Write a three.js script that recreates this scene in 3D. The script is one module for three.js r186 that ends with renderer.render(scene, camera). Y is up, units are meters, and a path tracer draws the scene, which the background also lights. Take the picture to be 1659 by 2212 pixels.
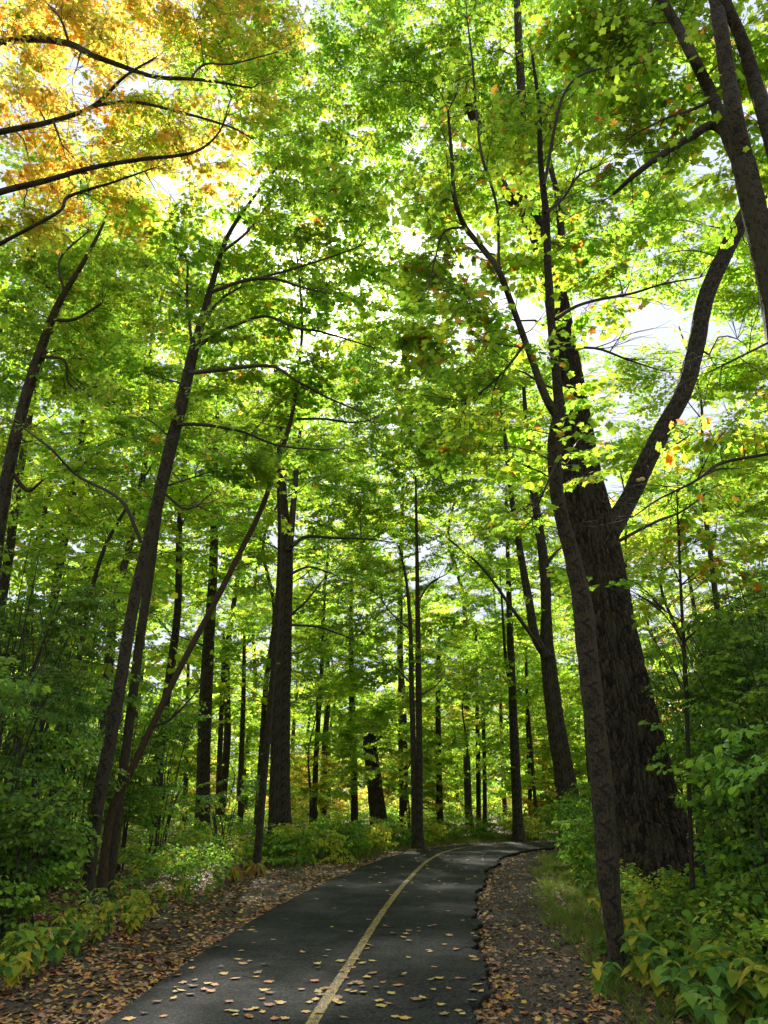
import * as THREE from 'three';
import { mergeGeometries } from 'three/addons/utils/BufferGeometryUtils.js';
import { ImprovedNoise } from 'three/addons/math/ImprovedNoise.js';

// ------------------------------------------------------------------ camera, sky, sun, exposure
const V3 = THREE.Vector3, DEG = Math.PI / 180;
const scene = new THREE.Scene();
const FOV = 67, PITCH = 20 * DEG, EYE = 1.55;
const camera = new THREE.PerspectiveCamera(FOV, 768 / 1024, 0.1, 900);
camera.position.set(0, EYE, 0);
camera.lookAt(0, EYE + Math.sin(PITCH), -Math.cos(PITCH));
scene.add(camera);

const SUN_EL = 36 * DEG, SUN_AZ = -3.2 * DEG;                    // azimuth from straight ahead, to the left
const sunDir = new V3(Math.sin(SUN_AZ) * Math.cos(SUN_EL), Math.sin(SUN_EL), -Math.cos(SUN_AZ) * Math.cos(SUN_EL));
const sun = new THREE.DirectionalLight(new THREE.Color(1, 0.95, 0.85), 3.3);
sun.position.copy(sunDir).multiplyScalar(120); sun.name = 'sun';
sun.castShadow = true; sun.shadow.mapSize.set(4096, 4096); sun.shadow.radius = 4;
Object.assign(sun.shadow.camera, { left: -50, right: 50, top: 50, bottom: -50, near: 1, far: 300 });
scene.add(sun, sun.target);

const noiseGen = new ImprovedNoise();
const N3 = (x, y, z) => noiseGen.noise(x, y, z);
const fbm = (x, y, z, o = 4) => { let s = 0, a = 0.5; for (let i = 0; i < o; i++) { s += a * N3(x, y, z); x *= 2.03; y *= 2.03; z *= 2.03; a *= 0.5; } return s; };

{ // hazy bright sky with thin cloud, whiter round the sun
  const W = 1024, H = 512, d = new Float32Array(W * H * 4);
  for (let j = 0; j < H; j++) {
    const up = ((j + 0.5) / H - 0.5) * Math.PI, y = Math.sin(up), c = Math.cos(up);
    for (let i = 0; i < W; i++) {
      const a = ((i + 0.5) / W - 0.5) * 2 * Math.PI, x = Math.cos(a) * c, z = Math.sin(a) * c;
      const cs = x * sunDir.x + y * sunDir.y + z * sunDir.z, ang = Math.acos(Math.min(1, Math.max(-1, cs)));
      const h = Math.max(0, y), hz = Math.pow(1 - h, 3);
      const cloud = THREE.MathUtils.clamp(0.5 + 1.1 * fbm(x * 2.2 / (h + 0.35), 3.1, z * 2.2 / (h + 0.35), 5), 0, 1);
      const glow = 1.6 * Math.exp(-ang / 0.06) + 0.12 * Math.exp(-ang / 0.2);
      const base = [0.10 + 0.045 * hz, 0.125 + 0.03 * hz, 0.175], k = (j * W + i) * 4;
      const wht = [0.14, 0.145, 0.155], m = 0.35 + 0.5 * cloud;
      for (let q = 0; q < 3; q++) d[k + q] = y < 0 ? 0.12 : base[q] * (1 - m) + wht[q] * m + glow * [1, 0.97, 0.9][q];
      d[k + 3] = 1;
    }
  }
  const t = new THREE.DataTexture(d, W, H, THREE.RGBAFormat, THREE.FloatType);
  t.mapping = THREE.EquirectangularReflectionMapping; t.magFilter = t.minFilter = THREE.LinearFilter; t.needsUpdate = true;
  scene.background = t; scene.environment = t;
}
const renderer = new THREE.WebGLRenderer({ antialias: true });
renderer.toneMapping = THREE.LinearToneMapping;
renderer.toneMappingExposure = 6.5;
renderer.shadowMap.enabled = true;

// ------------------------------------------------------------------ helpers
function RNG(seed) { let a = seed >>> 0; const f = () => { a = (a + 0x6d2b79f5) | 0; let t = Math.imul(a ^ (a >>> 15), 1 | a); t = (t + Math.imul(t ^ (t >>> 7), 61 | t)) ^ t; return ((t ^ (t >>> 14)) >>> 0) / 4294967296; }; f.r = (lo, hi) => lo + (hi - lo) * f(); f.s = () => f() * 2 - 1; f.pick = (l) => l[Math.min(l.length - 1, Math.floor(f() * l.length))]; return f; }
const lerp = THREE.MathUtils.lerp, clamp = THREE.MathUtils.clamp, smooth = (x, a, b) => THREE.MathUtils.smoothstep(x, a, b);
// surveying: a sighting from the standpoint, (px, py) on a 1659 x 2212 plate, to a real place at a given distance ahead or on the ground
const FPX = 1106 / Math.tan(FOV / 2 * DEG), CP = Math.cos(PITCH), SP = Math.sin(PITCH);
const ray = (px, py) => { const cx = (px - 829.5) / FPX, cy = -(py - 1106) / FPX; return new V3(cx, cy * CP + SP, -CP + cy * SP); };
const at = (px, py, ahead) => { const r = ray(px, py); return r.multiplyScalar(ahead / -r.z).add(camera.position); };
const onGround = (px, py) => { const r = ray(px, py); return r.multiplyScalar(-EYE / r.y).add(camera.position); };
const perPx = (p) => ((p.y - EYE) * SP - p.z * CP) / FPX;          // metres per plate unit at a place

const LAND = [[30, 'the far-left dark trunk'], [190, 'the mossy leaning maple'], [330, 'the reddish diagonal trunk'], [437, 'the straight dark tree'], [552, 'the thin verge tree'], [606, 'the thick ridged trunk'], [680, 'the slim bending trunk'], [765, 'the pale slim trunk'], [815, 'the broken snag'], [905, 'the twin stems'], [950, 'the short dark trunk'], [1040, 'the two slim poles'], [1120, 'the single trunk at the curve'], [1213, 'the leaning slim trunk'], [1243, 'the forked tree'], [1310, 'the slender maple'], [1420, 'the massive trunk'], [1590, 'the right frame edge']];
function whereIs(x, z) { const px = 829.5 + FPX * x / (-z * CP); let b = LAND[0]; for (const l of LAND) if (Math.abs(l[0] - px) < Math.abs(b[0] - px)) b = l; const off = px - b[0]; return (z > -27 ? 'close' : z > -38 ? 'behind' : z > -52 ? 'well behind' : 'far behind') + (z > -27 ? (off < 0 ? ' to the left of ' : ' to the right of ') : off < -14 ? ' and left of ' : off > 14 ? ' and right of ' : ' ') + b[1]; }
const taken = new Map();
const numbered = (n) => { const k = taken.get(n) ?? 0; taken.set(n, k + 1); return k ? n + '_' + String(k).padStart(3, '0') : n; };
function tag(o, label, category, group, kind) { o.userData = { label, category }; if (group) o.userData.group = group; if (kind) o.userData.kind = kind; return o; }
function thing(name, label, category, pos, group) { const g = new THREE.Group(); g.name = numbered(name); g.position.copy(pos); scene.add(g); return tag(g, label, category, group); }
function part(name, geo, mat, parent) { const m = new THREE.Mesh(geo, mat); m.name = name; m.castShadow = m.receiveShadow = true; parent.add(m); return m; }
function setting(name, geo, mat, label, category) { const m = part(name, geo, mat, scene); m.userData = { label, category, kind: 'structure' }; return m; }
function copyThing(proto, pos, turn, sc, label, group) {
  const c = proto.clone(); c.name = numbered(proto.userData.baseName ?? proto.name); c.position.copy(pos); c.rotation.y = turn; c.scale.setScalar(sc);
  c.userData = { ...proto.userData }; if (label) c.userData.label = label; if (group) c.userData.group = group; scene.add(c); return c;
}

// ------------------------------------------------------------------ textures
function dataTex(w, h, fn, srgb = false) {
  const d = new Uint8Array(w * h * 4);
  for (let j = 0; j < h; j++) for (let i = 0; i < w; i++) { const c = fn(i / w, j / h), k = (j * w + i) * 4; for (let q = 0; q < 3; q++) d[k + q] = clamp(Math.round((srgb ? Math.pow(clamp(c[q], 0, 1), 1 / 2.2) : c[q]) * 255), 0, 255); d[k + 3] = 255; }
  const t = new THREE.DataTexture(d, w, h); t.wrapS = t.wrapT = THREE.RepeatWrapping; t.magFilter = THREE.LinearFilter; t.minFilter = THREE.LinearMipmapLinearFilter; t.generateMipmaps = true;
  if (srgb) t.colorSpace = THREE.SRGBColorSpace; t.needsUpdate = true; return t;
}
// periodic noise: the tile wraps every px x py lattice cells
function pnoise(x, y, px, py, seed) {
  const hsh = (i, j) => { let n = Math.imul(((i % px) + px) % px, 374761393) + Math.imul(((j % py) + py) % py, 668265263) + Math.imul(seed, 974634777); n = Math.imul(n ^ (n >>> 13), 1274126177); return ((n ^ (n >>> 16)) >>> 0) / 4294967296; };
  const i = Math.floor(x), j = Math.floor(y), f = x - i, g = y - j, u = f * f * (3 - 2 * f), v = g * g * (3 - 2 * g);
  return lerp(lerp(hsh(i, j), hsh(i + 1, j), u), lerp(hsh(i, j + 1), hsh(i + 1, j + 1), u), v);
}
const pf = (u, v, a, b, seed, o = 4) => { let s = 0, w = 0.5, t = 0; for (let k = 0; k < o; k++) { s += w * pnoise(u * a, v * b, a, b, seed + k); t += w; w *= 0.55; a *= 2; b *= 2; } return s / t; };

// bark: long vertical plates split by furrows
const pw = (u, v, a, b, seed, o) => pf(u + 0.05 * (pf(u, v, 9, 9, seed + 91, 2) - 0.5), v + 0.08 * (pf(u, v, 8, 8, seed + 57, 2) - 0.5), a, b, seed, o);
const furrow = (u, v) => { const wv = (pf(u, v, 6, 6, 11, 3) - 0.5) * 0.16; const r1 = Math.abs(pf(u + wv, v, 12, 3, 21, 3) - 0.5) * 4, r2 = Math.abs(pf(u - wv, v, 22, 7, 31, 2) - 0.5) * 4; return clamp(Math.min(r1 * 1.2, r2 * 1.5 + 0.25) * 0.75 + 0.35 * (pf(u, v, 60, 30, 41, 3) - 0.5), 0, 1); };
const smoothBark = (u, v) => clamp(0.52 + 1.3 * (pw(u, v, 30, 9, 51, 4) - 0.5) + 0.5 * (pw(u, v, 9, 30, 61, 4) - 0.5) - 0.8 * smooth(pw(u, v, 5, 5, 66, 5), 0.56, 0.7), 0, 1);
const barkTint = (c0, c1, c2, hf) => (u, v) => { const h = hf(u, v), p = pf(u, v, 5, 4, 71, 4), t = smooth(h, 0.05, 0.7), l = smooth(p, 0.5, 0.72) * 0.6; return [0, 1, 2].map((q) => lerp(lerp(c0[q], c1[q], t), c2[q], l)); };
const texFurrow = dataTex(512, 512, barkTint([0.006, 0.004, 0.0025], [0.10, 0.066, 0.037], [0.08, 0.064, 0.036], furrow), true), bumpFurrow = dataTex(512, 512, (u, v) => { const h = furrow(u, v); return [h, h, h]; });
const texSmooth = dataTex(512, 512, barkTint([0.011, 0.007, 0.004], [0.074, 0.049, 0.027], [0.056, 0.048, 0.026], smoothBark), true), bumpSmooth = dataTex(512, 512, (u, v) => { const h = smoothBark(u, v); return [h, h, h]; });
const M = {};
M.furrow = new THREE.MeshStandardMaterial({ name: 'furrowed bark', map: texFurrow, bumpMap: bumpFurrow, bumpScale: 0.04, roughness: 0.95 });
M.smooth = new THREE.MeshStandardMaterial({ name: 'maple bark', map: texSmooth, bumpMap: bumpSmooth, bumpScale: 0.022, roughness: 0.95 });
M.rust = new THREE.MeshStandardMaterial({ name: 'reddish bark', map: texSmooth, bumpMap: bumpSmooth, bumpScale: 0.008, roughness: 0.95, color: new THREE.Color(1.1, 0.86, 0.72) });
M.twig = new THREE.MeshStandardMaterial({ name: 'twig bark', color: new THREE.Color(0.05, 0.038, 0.027), roughness: 0.9 });
M.wood = new THREE.MeshStandardMaterial({ name: 'broken wood', color: new THREE.Color(0.20, 0.145, 0.09), roughness: 0.95, map: texSmooth });

// leaves: thin, light comes through
const leafMat = (name, through, coat, extra = {}) => new THREE.MeshPhysicalMaterial({ name, vertexColors: true, roughness: 0.96, transmission: through, thickness: 0, side: THREE.DoubleSide, specularIntensity: 0.15, clearcoat: coat, clearcoatRoughness: 0.42, ...extra });
M.leaf = leafMat('maple leaf', 0.66, 0.03);
M.shrubLeaf = leafMat('shrub leaf', 0.5, 0.18);
const PAL = {
  green: [[0.31, 0.47, 0.035], [0.38, 0.54, 0.04], [0.25, 0.42, 0.04], [0.44, 0.58, 0.045]],
  lime: [[0.42, 0.58, 0.04], [0.50, 0.62, 0.045], [0.34, 0.54, 0.04]],
  yellow: [[0.80, 0.62, 0.12], [0.78, 0.54, 0.09], [0.70, 0.64, 0.12], [0.78, 0.48, 0.08]],
  mixed: [[0.66, 0.60, 0.08], [0.50, 0.58, 0.06], [0.36, 0.53, 0.05], [0.72, 0.57, 0.09]],
  orange: [[0.72, 0.30, 0.04], [0.74, 0.40, 0.06], [0.66, 0.22, 0.035]],
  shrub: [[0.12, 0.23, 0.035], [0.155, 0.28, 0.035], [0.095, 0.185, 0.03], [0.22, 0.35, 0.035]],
  bush: [[0.17, 0.34, 0.045], [0.24, 0.42, 0.045], [0.34, 0.50, 0.04]],
};
const jitter = (c, rng, k = 0.22) => { const b = 1 + rng.s() * k, w = 1 + rng.s() * 0.12; return [c[0] * b * w, c[1] * b, c[2] * b / w]; };

// ------------------------------------------------------------------ leaf shapes (unit length, stem at the origin, tip along +y, upper face +z)
const mapleHalf = [[0.10, -0.07], [0.34, -0.10], [0.52, 0.03], [0.40, 0.14], [0.52, 0.26], [0.86, 0.40], [0.72, 0.52], [0.60, 0.66], [0.36, 0.60], [0.40, 0.80], [0.20, 0.86]];
const mapleSimple = [[0.48, -0.04], [0.34, 0.2], [0.84, 0.46], [0.34, 0.58]];
const ovateHalf = [[0.26, 0.1], [0.36, 0.34], [0.30, 0.62], [0.14, 0.86]];
function leafShape(half, tip, droop, fold) {
  const pts = [[0, 0], ...half, [0, tip], ...half.slice().reverse().map(([x, y]) => [-x, y])], mid = [0, 0.32];
  const z = ([x, y]) => fold * Math.abs(x) - droop * (x * x + (y - 0.2) * (y - 0.2));
  const v = [[mid[0], mid[1], z(mid)], ...pts.map((p) => [p[0], p[1], z(p)])], f = [];
  for (let i = 0; i < pts.length; i++) f.push([0, 1 + i, 1 + (i + 1) % pts.length]);
  return { v, f };
}
function ovateShape(half, droop, fold) {                          // midrib strip: two rows of quads either side of the fold
  const rows = [[0, 0], ...half, [0, 1]], v = [], f = [], z = (x, y) => fold * Math.abs(x) - droop * y * y;
  for (const [x, y] of rows) v.push([-x, y, z(x, y)], [0, y, z(0, y) - 0.01], [x, y, z(x, y)]);
  for (let i = 0; i < rows.length - 1; i++) { const a = i * 3; for (const [p, q] of [[0, 1], [1, 2]]) { if (i > 0) f.push([a + p, a + q, a + 3 + q]); else f.push([a + 1, a + 3 + q, a + 3 + p]); if (i > 0 && i < rows.length - 2) f.push([a + p, a + 3 + q, a + 3 + p]); } }
  return { v, f: f.filter(([a, b, c]) => a !== b && b !== c) };
}
const LEAF = {
  mapleB: leafShape(mapleHalf, 1.0, 0.42, 0.30), mapleC: leafShape(mapleHalf.map(([x, y]) => [x * 0.82, y]), 1.15, 0.30, -0.12), mapleMidB: leafShape(mapleSimple, 1.0, 0.42, 0.3),
  maple: leafShape(mapleHalf, 1.08, 0.18, 0.12), mapleMid: leafShape(mapleSimple, 1.08, 0.16, 0.12), far: leafShape([[0.45, 0.1], [0.5, 0.6]], 1.05, 0.12, 0.1),
  ovate: ovateShape(ovateHalf, 0.30, 0.35), ovateSmall: ovateShape([[0.34, 0.3], [0.28, 0.68]], 0.22, 0.3), round: ovateShape([[0.36, 0.16], [0.46, 0.45], [0.34, 0.8]], 0.15, 0.2),
};
for (const s of Object.values(LEAF)) {                            // normals of each shape
  const n = s.v.map(() => new V3()), A = new V3(), B = new V3();
  for (const [a, b, c] of s.f) { A.fromArray(s.v[b]).sub(new V3(...s.v[a])); B.fromArray(s.v[c]).sub(new V3(...s.v[a])); A.cross(B); if (A.z < 0) A.negate(); for (const i of [a, b, c]) n[i].add(A); }
  s.n = n.map((q) => q.normalize().toArray());
}
class MB {
  constructor() { this.p = []; this.n = []; this.c = []; this.i = []; }
  leaf(shape, pos, tip, normal, size, col) {
    const y = tip.clone().normalize(), x = new V3().crossVectors(y, normal).normalize(), z = new V3().crossVectors(x, y), b = this.p.length / 3;
    shape.v.forEach(([u, v, w], k) => {
      this.p.push(pos.x + (x.x * u + y.x * v + z.x * w) * size, pos.y + (x.y * u + y.y * v + z.y * w) * size, pos.z + (x.z * u + y.z * v + z.z * w) * size);
      const [nu, nv, nw] = shape.n[k]; this.n.push(x.x * nu + y.x * nv + z.x * nw, x.y * nu + y.y * nv + z.y * nw, x.z * nu + y.z * nv + z.z * nw); this.c.push(...col);
    });
    for (const [q, r, s] of shape.f) this.i.push(b + q, b + r, b + s);
  }
  stick(a, c, r0, r1, col, sides = 3) {
    const d = c.clone().sub(a).normalize(), u = new V3().crossVectors(d, Math.abs(d.y) > 0.9 ? new V3(1, 0, 0) : new V3(0, 1, 0)).normalize(), w = new V3().crossVectors(d, u), b = this.p.length / 3;
    for (const [o, r] of [[a, r0], [c, r1]]) for (let k = 0; k < sides; k++) { const t = k / sides * Math.PI * 2, n = u.clone().multiplyScalar(Math.cos(t)).addScaledVector(w, Math.sin(t)); this.p.push(o.x + n.x * r, o.y + n.y * r, o.z + n.z * r); this.n.push(n.x, n.y, n.z); this.c.push(...col); }
    for (let k = 0; k < sides; k++) { const l = (k + 1) % sides; this.i.push(b + k, b + l, b + sides + l, b + k, b + sides + l, b + sides + k); }
  }
  geo() { const g = new THREE.BufferGeometry(); g.setAttribute('position', new THREE.Float32BufferAttribute(this.p, 3)); g.setAttribute('normal', new THREE.Float32BufferAttribute(this.n, 3)); g.setAttribute('color', new THREE.Float32BufferAttribute(this.c, 3)); g.setIndex(this.i); return g; }
}
// a leafy twig along +x, leaves roughly level and drooping
function spray(seed, { shape, size, len, pairs, side, pal, odd = null, oddShare = 0, flat = 0.6, twig = 0.004, lock = 0.6 }) {
  const rng = RNG(seed), mb = new MB(), tw = [0.045, 0.035, 0.022];
  const hue = rng.pick(pal);
  function shoot(o, dir, l, n, r) {
    let p = o.clone(), d = dir.clone();
    for (let k = 0; k < n; k++) {
      const q = p.clone().addScaledVector(d, l / n); mb.stick(p, q, r * (1 - k / n * 0.6), r * (1 - (k + 1) / n * 0.6), tw);
      for (const s of k === n - 1 ? [-1, 0, 1] : [-1, 1]) {
        if (rng() < 0.12) continue;
        const lat = new V3(-d.z, 0, d.x).normalize(), out = d.clone().multiplyScalar(s ? 0.55 + 0.3 * rng.s() : 1).addScaledVector(lat, s * (0.9 + 0.3 * rng.s())); out.y -= 0.15 + 0.75 * rng(); out.normalize();
        const pet = size * rng.r(0.35, 0.75), b = q.clone().addScaledVector(out, pet).add(new V3(0, -pet * 0.2, 0));
        if (shape !== LEAF.far) mb.stick(q, b, 0.0014, 0.001, tw);
        const nrm = new V3(rng.s() * flat, 1, rng.s() * flat).addScaledVector(out, 0.3 * rng()).normalize();
        const c = odd && rng() < oddShare ? rng.pick(odd) : rng() < lock ? hue : rng.pick(pal);
        const alt = shape === LEAF.maple ? [LEAF.maple, LEAF.mapleB, LEAF.mapleC] : shape === LEAF.mapleMid ? [LEAF.mapleMid, LEAF.mapleMidB] : [shape];
        mb.leaf(rng.pick(alt), b, out, nrm, size * rng.r(0.55, 1.25), jitter(c, rng));
      }
      d.add(new V3(rng.s() * 0.16, rng.s() * 0.1 - 0.03, rng.s() * 0.16)).normalize(); p = q;
    }
  }
  shoot(new V3(), new V3(1, 0.1, 0), len, pairs, twig);
  for (let k = 0; k < side; k++) { const s = k % 2 ? 1 : -1, t = rng.r(0.05, 0.65); shoot(new V3(len * t, 0.03, 0), new V3(0.75, rng.s() * 0.2, s * 0.85).normalize(), len * rng.r(0.4, 0.7), Math.max(2, pairs - 2), twig * 0.7); }
  return mb.geo();
}
const SPRAY = {}, setOf = (name, n, seed, o) => { SPRAY[name] = Array.from({ length: n }, (_, k) => spray(seed + k * 17, o)); };
const nearO = { shape: LEAF.maple, size: 0.08, len: 0.55, pairs: 5, side: 4 }, midO = { shape: LEAF.mapleMid, size: 0.086, len: 0.72, pairs: 6, side: 5, twig: 0.006 }, farO = { shape: LEAF.far, size: 0.135, len: 1.1, pairs: 5, side: 5, twig: 0.009 };
setOf('nearGreen', 6, 100, { ...nearO, pal: PAL.green, odd: PAL.orange, oddShare: 0.035 });
setOf('nearOrange', 3, 300, { ...nearO, pal: PAL.green, odd: PAL.orange, oddShare: 0.22 });
setOf('midGreen', 6, 500, { ...midO, pal: PAL.green, odd: PAL.orange, oddShare: 0.008 });
setOf('midLime', 4, 700, { ...midO, pal: PAL.lime, odd: PAL.orange, oddShare: 0.015 });
setOf('midYellow', 5, 900, { ...midO, pal: [...PAL.yellow, ...PAL.yellow, ...PAL.mixed], lock: 0.25 });
setOf('midMixed', 5, 1100, { ...midO, pal: [...PAL.mixed, ...PAL.lime, ...PAL.yellow.slice(0, 2)], lock: 0.3 });
setOf('farGreen', 4, 1300, { ...farO, pal: PAL.green });
setOf('farLime', 4, 1500, { ...farO, pal: PAL.lime, odd: PAL.yellow, oddShare: 0.05 });
setOf('farOrange', 3, 1700, { ...farO, pal: [...PAL.orange, ...PAL.yellow] });
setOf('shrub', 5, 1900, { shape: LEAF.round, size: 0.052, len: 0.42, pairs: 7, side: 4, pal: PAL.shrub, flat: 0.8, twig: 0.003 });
setOf('bush', 4, 2100, { shape: LEAF.ovateSmall, size: 0.085, len: 0.42, pairs: 5, side: 4, pal: PAL.bush, odd: PAL.lime, oddShare: 0.12, flat: 0.7, twig: 0.003 });
setOf('bushYellow', 3, 2300, { shape: LEAF.ovateSmall, size: 0.09, len: 0.42, pairs: 5, side: 4, pal: PAL.mixed, flat: 0.7, twig: 0.003 });

// openings in the canopy where the sky shows (capsules running up through the crowns)
const OPEN = [[745, 628, 27], [832, 858, 20], [760, 905, 12], [335, 412, 24], [560, 205, 18], [312, 782, 18], [1345, 700, 50], [1390, 850, 44], [1362, 330, 38], [1470, 905, 34], [40, 1140, 26], [850, 535, 14], [895, 480, 12], [910, 35, 18], [700, 590, 18], [140, 900, 18], [1145, 175, 20]]
  .map(([x, y, r]) => { const a = at(x, y, 5), b = at(x, y, 45); return { a, d: b.clone().sub(a), r: r / FPX }; });
const inOpening = (p, rng) => OPEN.some((o) => { const t = clamp(p.clone().sub(o.a).dot(o.d) / o.d.lengthSq(), 0, 1), q = o.a.clone().addScaledVector(o.d, t); const r = o.r * (5 + 40 * t) * 0.75 + 0.1; return q.distanceTo(p) < r * rng.r(0.85, 1.15); });

// ------------------------------------------------------------------ trunks and branches
function tubeGeo(nodes, sides, segLen, { rough = 0.06, ridge = 0, flare = 0, tile = 0.5, seed = 1, cap = false } = {}) {
  const n = nodes.length, curve = new THREE.CatmullRomCurve3(nodes.map((q) => q.p), false, 'centripetal');
  let len = 0; for (let i = 1; i < n; i++) len += nodes[i].p.distanceTo(nodes[i - 1].p);
  const segs = Math.max(3, Math.ceil(len / segLen)), pos = [], uv = [], idx = [], P = [], R = [];
  for (let k = 0; k <= segs; k++) { const t = k / segs, f = t * (n - 1), i = Math.min(n - 2, Math.floor(f)), w = f - i; P.push(curve.getPoint(t)); R.push(lerp(nodes[i].r, nodes[i + 1].r, w)); }
  const T = P.map((_, k) => P[Math.min(segs, k + 1)].clone().sub(P[Math.max(0, k - 1)]).normalize());
  let U = new V3().crossVectors(T[0], Math.abs(T[0].z) > 0.9 ? new V3(1, 0, 0) : new V3(0, 0, 1)).normalize(), s = 0;
  const rmax = Math.max(...R), reps = Math.max(1, Math.round(2 * Math.PI * rmax * 0.8 / tile)), sd = seed * 7.31;
  for (let k = 0; k <= segs; k++) {
    if (k) { s += P[k].distanceTo(P[k - 1]); U.addScaledVector(T[k], -U.dot(T[k])).normalize(); }
    const Wv = new V3().crossVectors(T[k], U);
    for (let j = 0; j <= sides; j++) {
      const a = (j % sides) / sides * Math.PI * 2, ca = Math.cos(a), sa = Math.sin(a);
      let r = R[k] * (1 + rough * (N3(ca * 1.3 + sd, sa * 1.3, s / (rmax * 4 + 0.05)) + 0.6 * N3(ca * 3 + sd, sa * 3, s / (rmax * 1.6 + 0.03))));
      if (flare) r *= 1 + flare * Math.exp(-s / (rmax * 1.1)) * (1 + 0.45 * Math.sin(a * 5 + sd) + 0.3 * Math.sin(a * 3 + 1.3 * sd));
      if (ridge) { const q = rmax * 20, wob = 0.35 * N3(ca * 2, sa * 2, s * 2.1 + sd); const v1 = Math.abs(N3(ca * q + wob * 2, sa * q, s * 1.6 + sd)), v2 = Math.abs(N3(ca * q * 2.1 + 9, sa * q * 2.1 + wob * 3, s * 5 + sd)); r += ridge * (Math.min(v1 * 3, 1) - 0.5 + 0.5 * Math.min(v2 * 3, 1)); }
      pos.push(P[k].x + (U.x * ca + Wv.x * sa) * r, P[k].y + (U.y * ca + Wv.y * sa) * r, P[k].z + (U.z * ca + Wv.z * sa) * r);
      uv.push(j / sides * reps, s / tile);
      if (k < segs && j < sides) { const b = k * (sides + 1) + j; idx.push(b, b + 1, b + sides + 2, b, b + sides + 2, b + sides + 1); }
    }
  }
  const c = pos.length / 3; pos.push(P[segs].x + T[segs].x * R[segs] * (cap ? 0.1 : 0.8), P[segs].y + T[segs].y * R[segs] * (cap ? 0.1 : 0.8), P[segs].z + T[segs].z * R[segs] * 0.5); uv.push(0, s / tile);
  for (let j = 0; j < sides; j++) idx.push(segs * (sides + 1) + j, segs * (sides + 1) + j + 1, c);
  const g = new THREE.BufferGeometry(); g.setAttribute('position', new THREE.Float32BufferAttribute(pos, 3)); g.setAttribute('uv', new THREE.Float32BufferAttribute(uv, 2)); g.setIndex(idx); g.computeVertexNormals();
  const nn = g.attributes.normal; for (let k = 0; k <= segs; k++) { const a = k * (sides + 1), b = a + sides, v = new V3().fromBufferAttribute(nn, a).add(new V3().fromBufferAttribute(nn, b)).normalize(); nn.setXYZ(a, v.x, v.y, v.z); nn.setXYZ(b, v.x, v.y, v.z); }
  return g;
}
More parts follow.
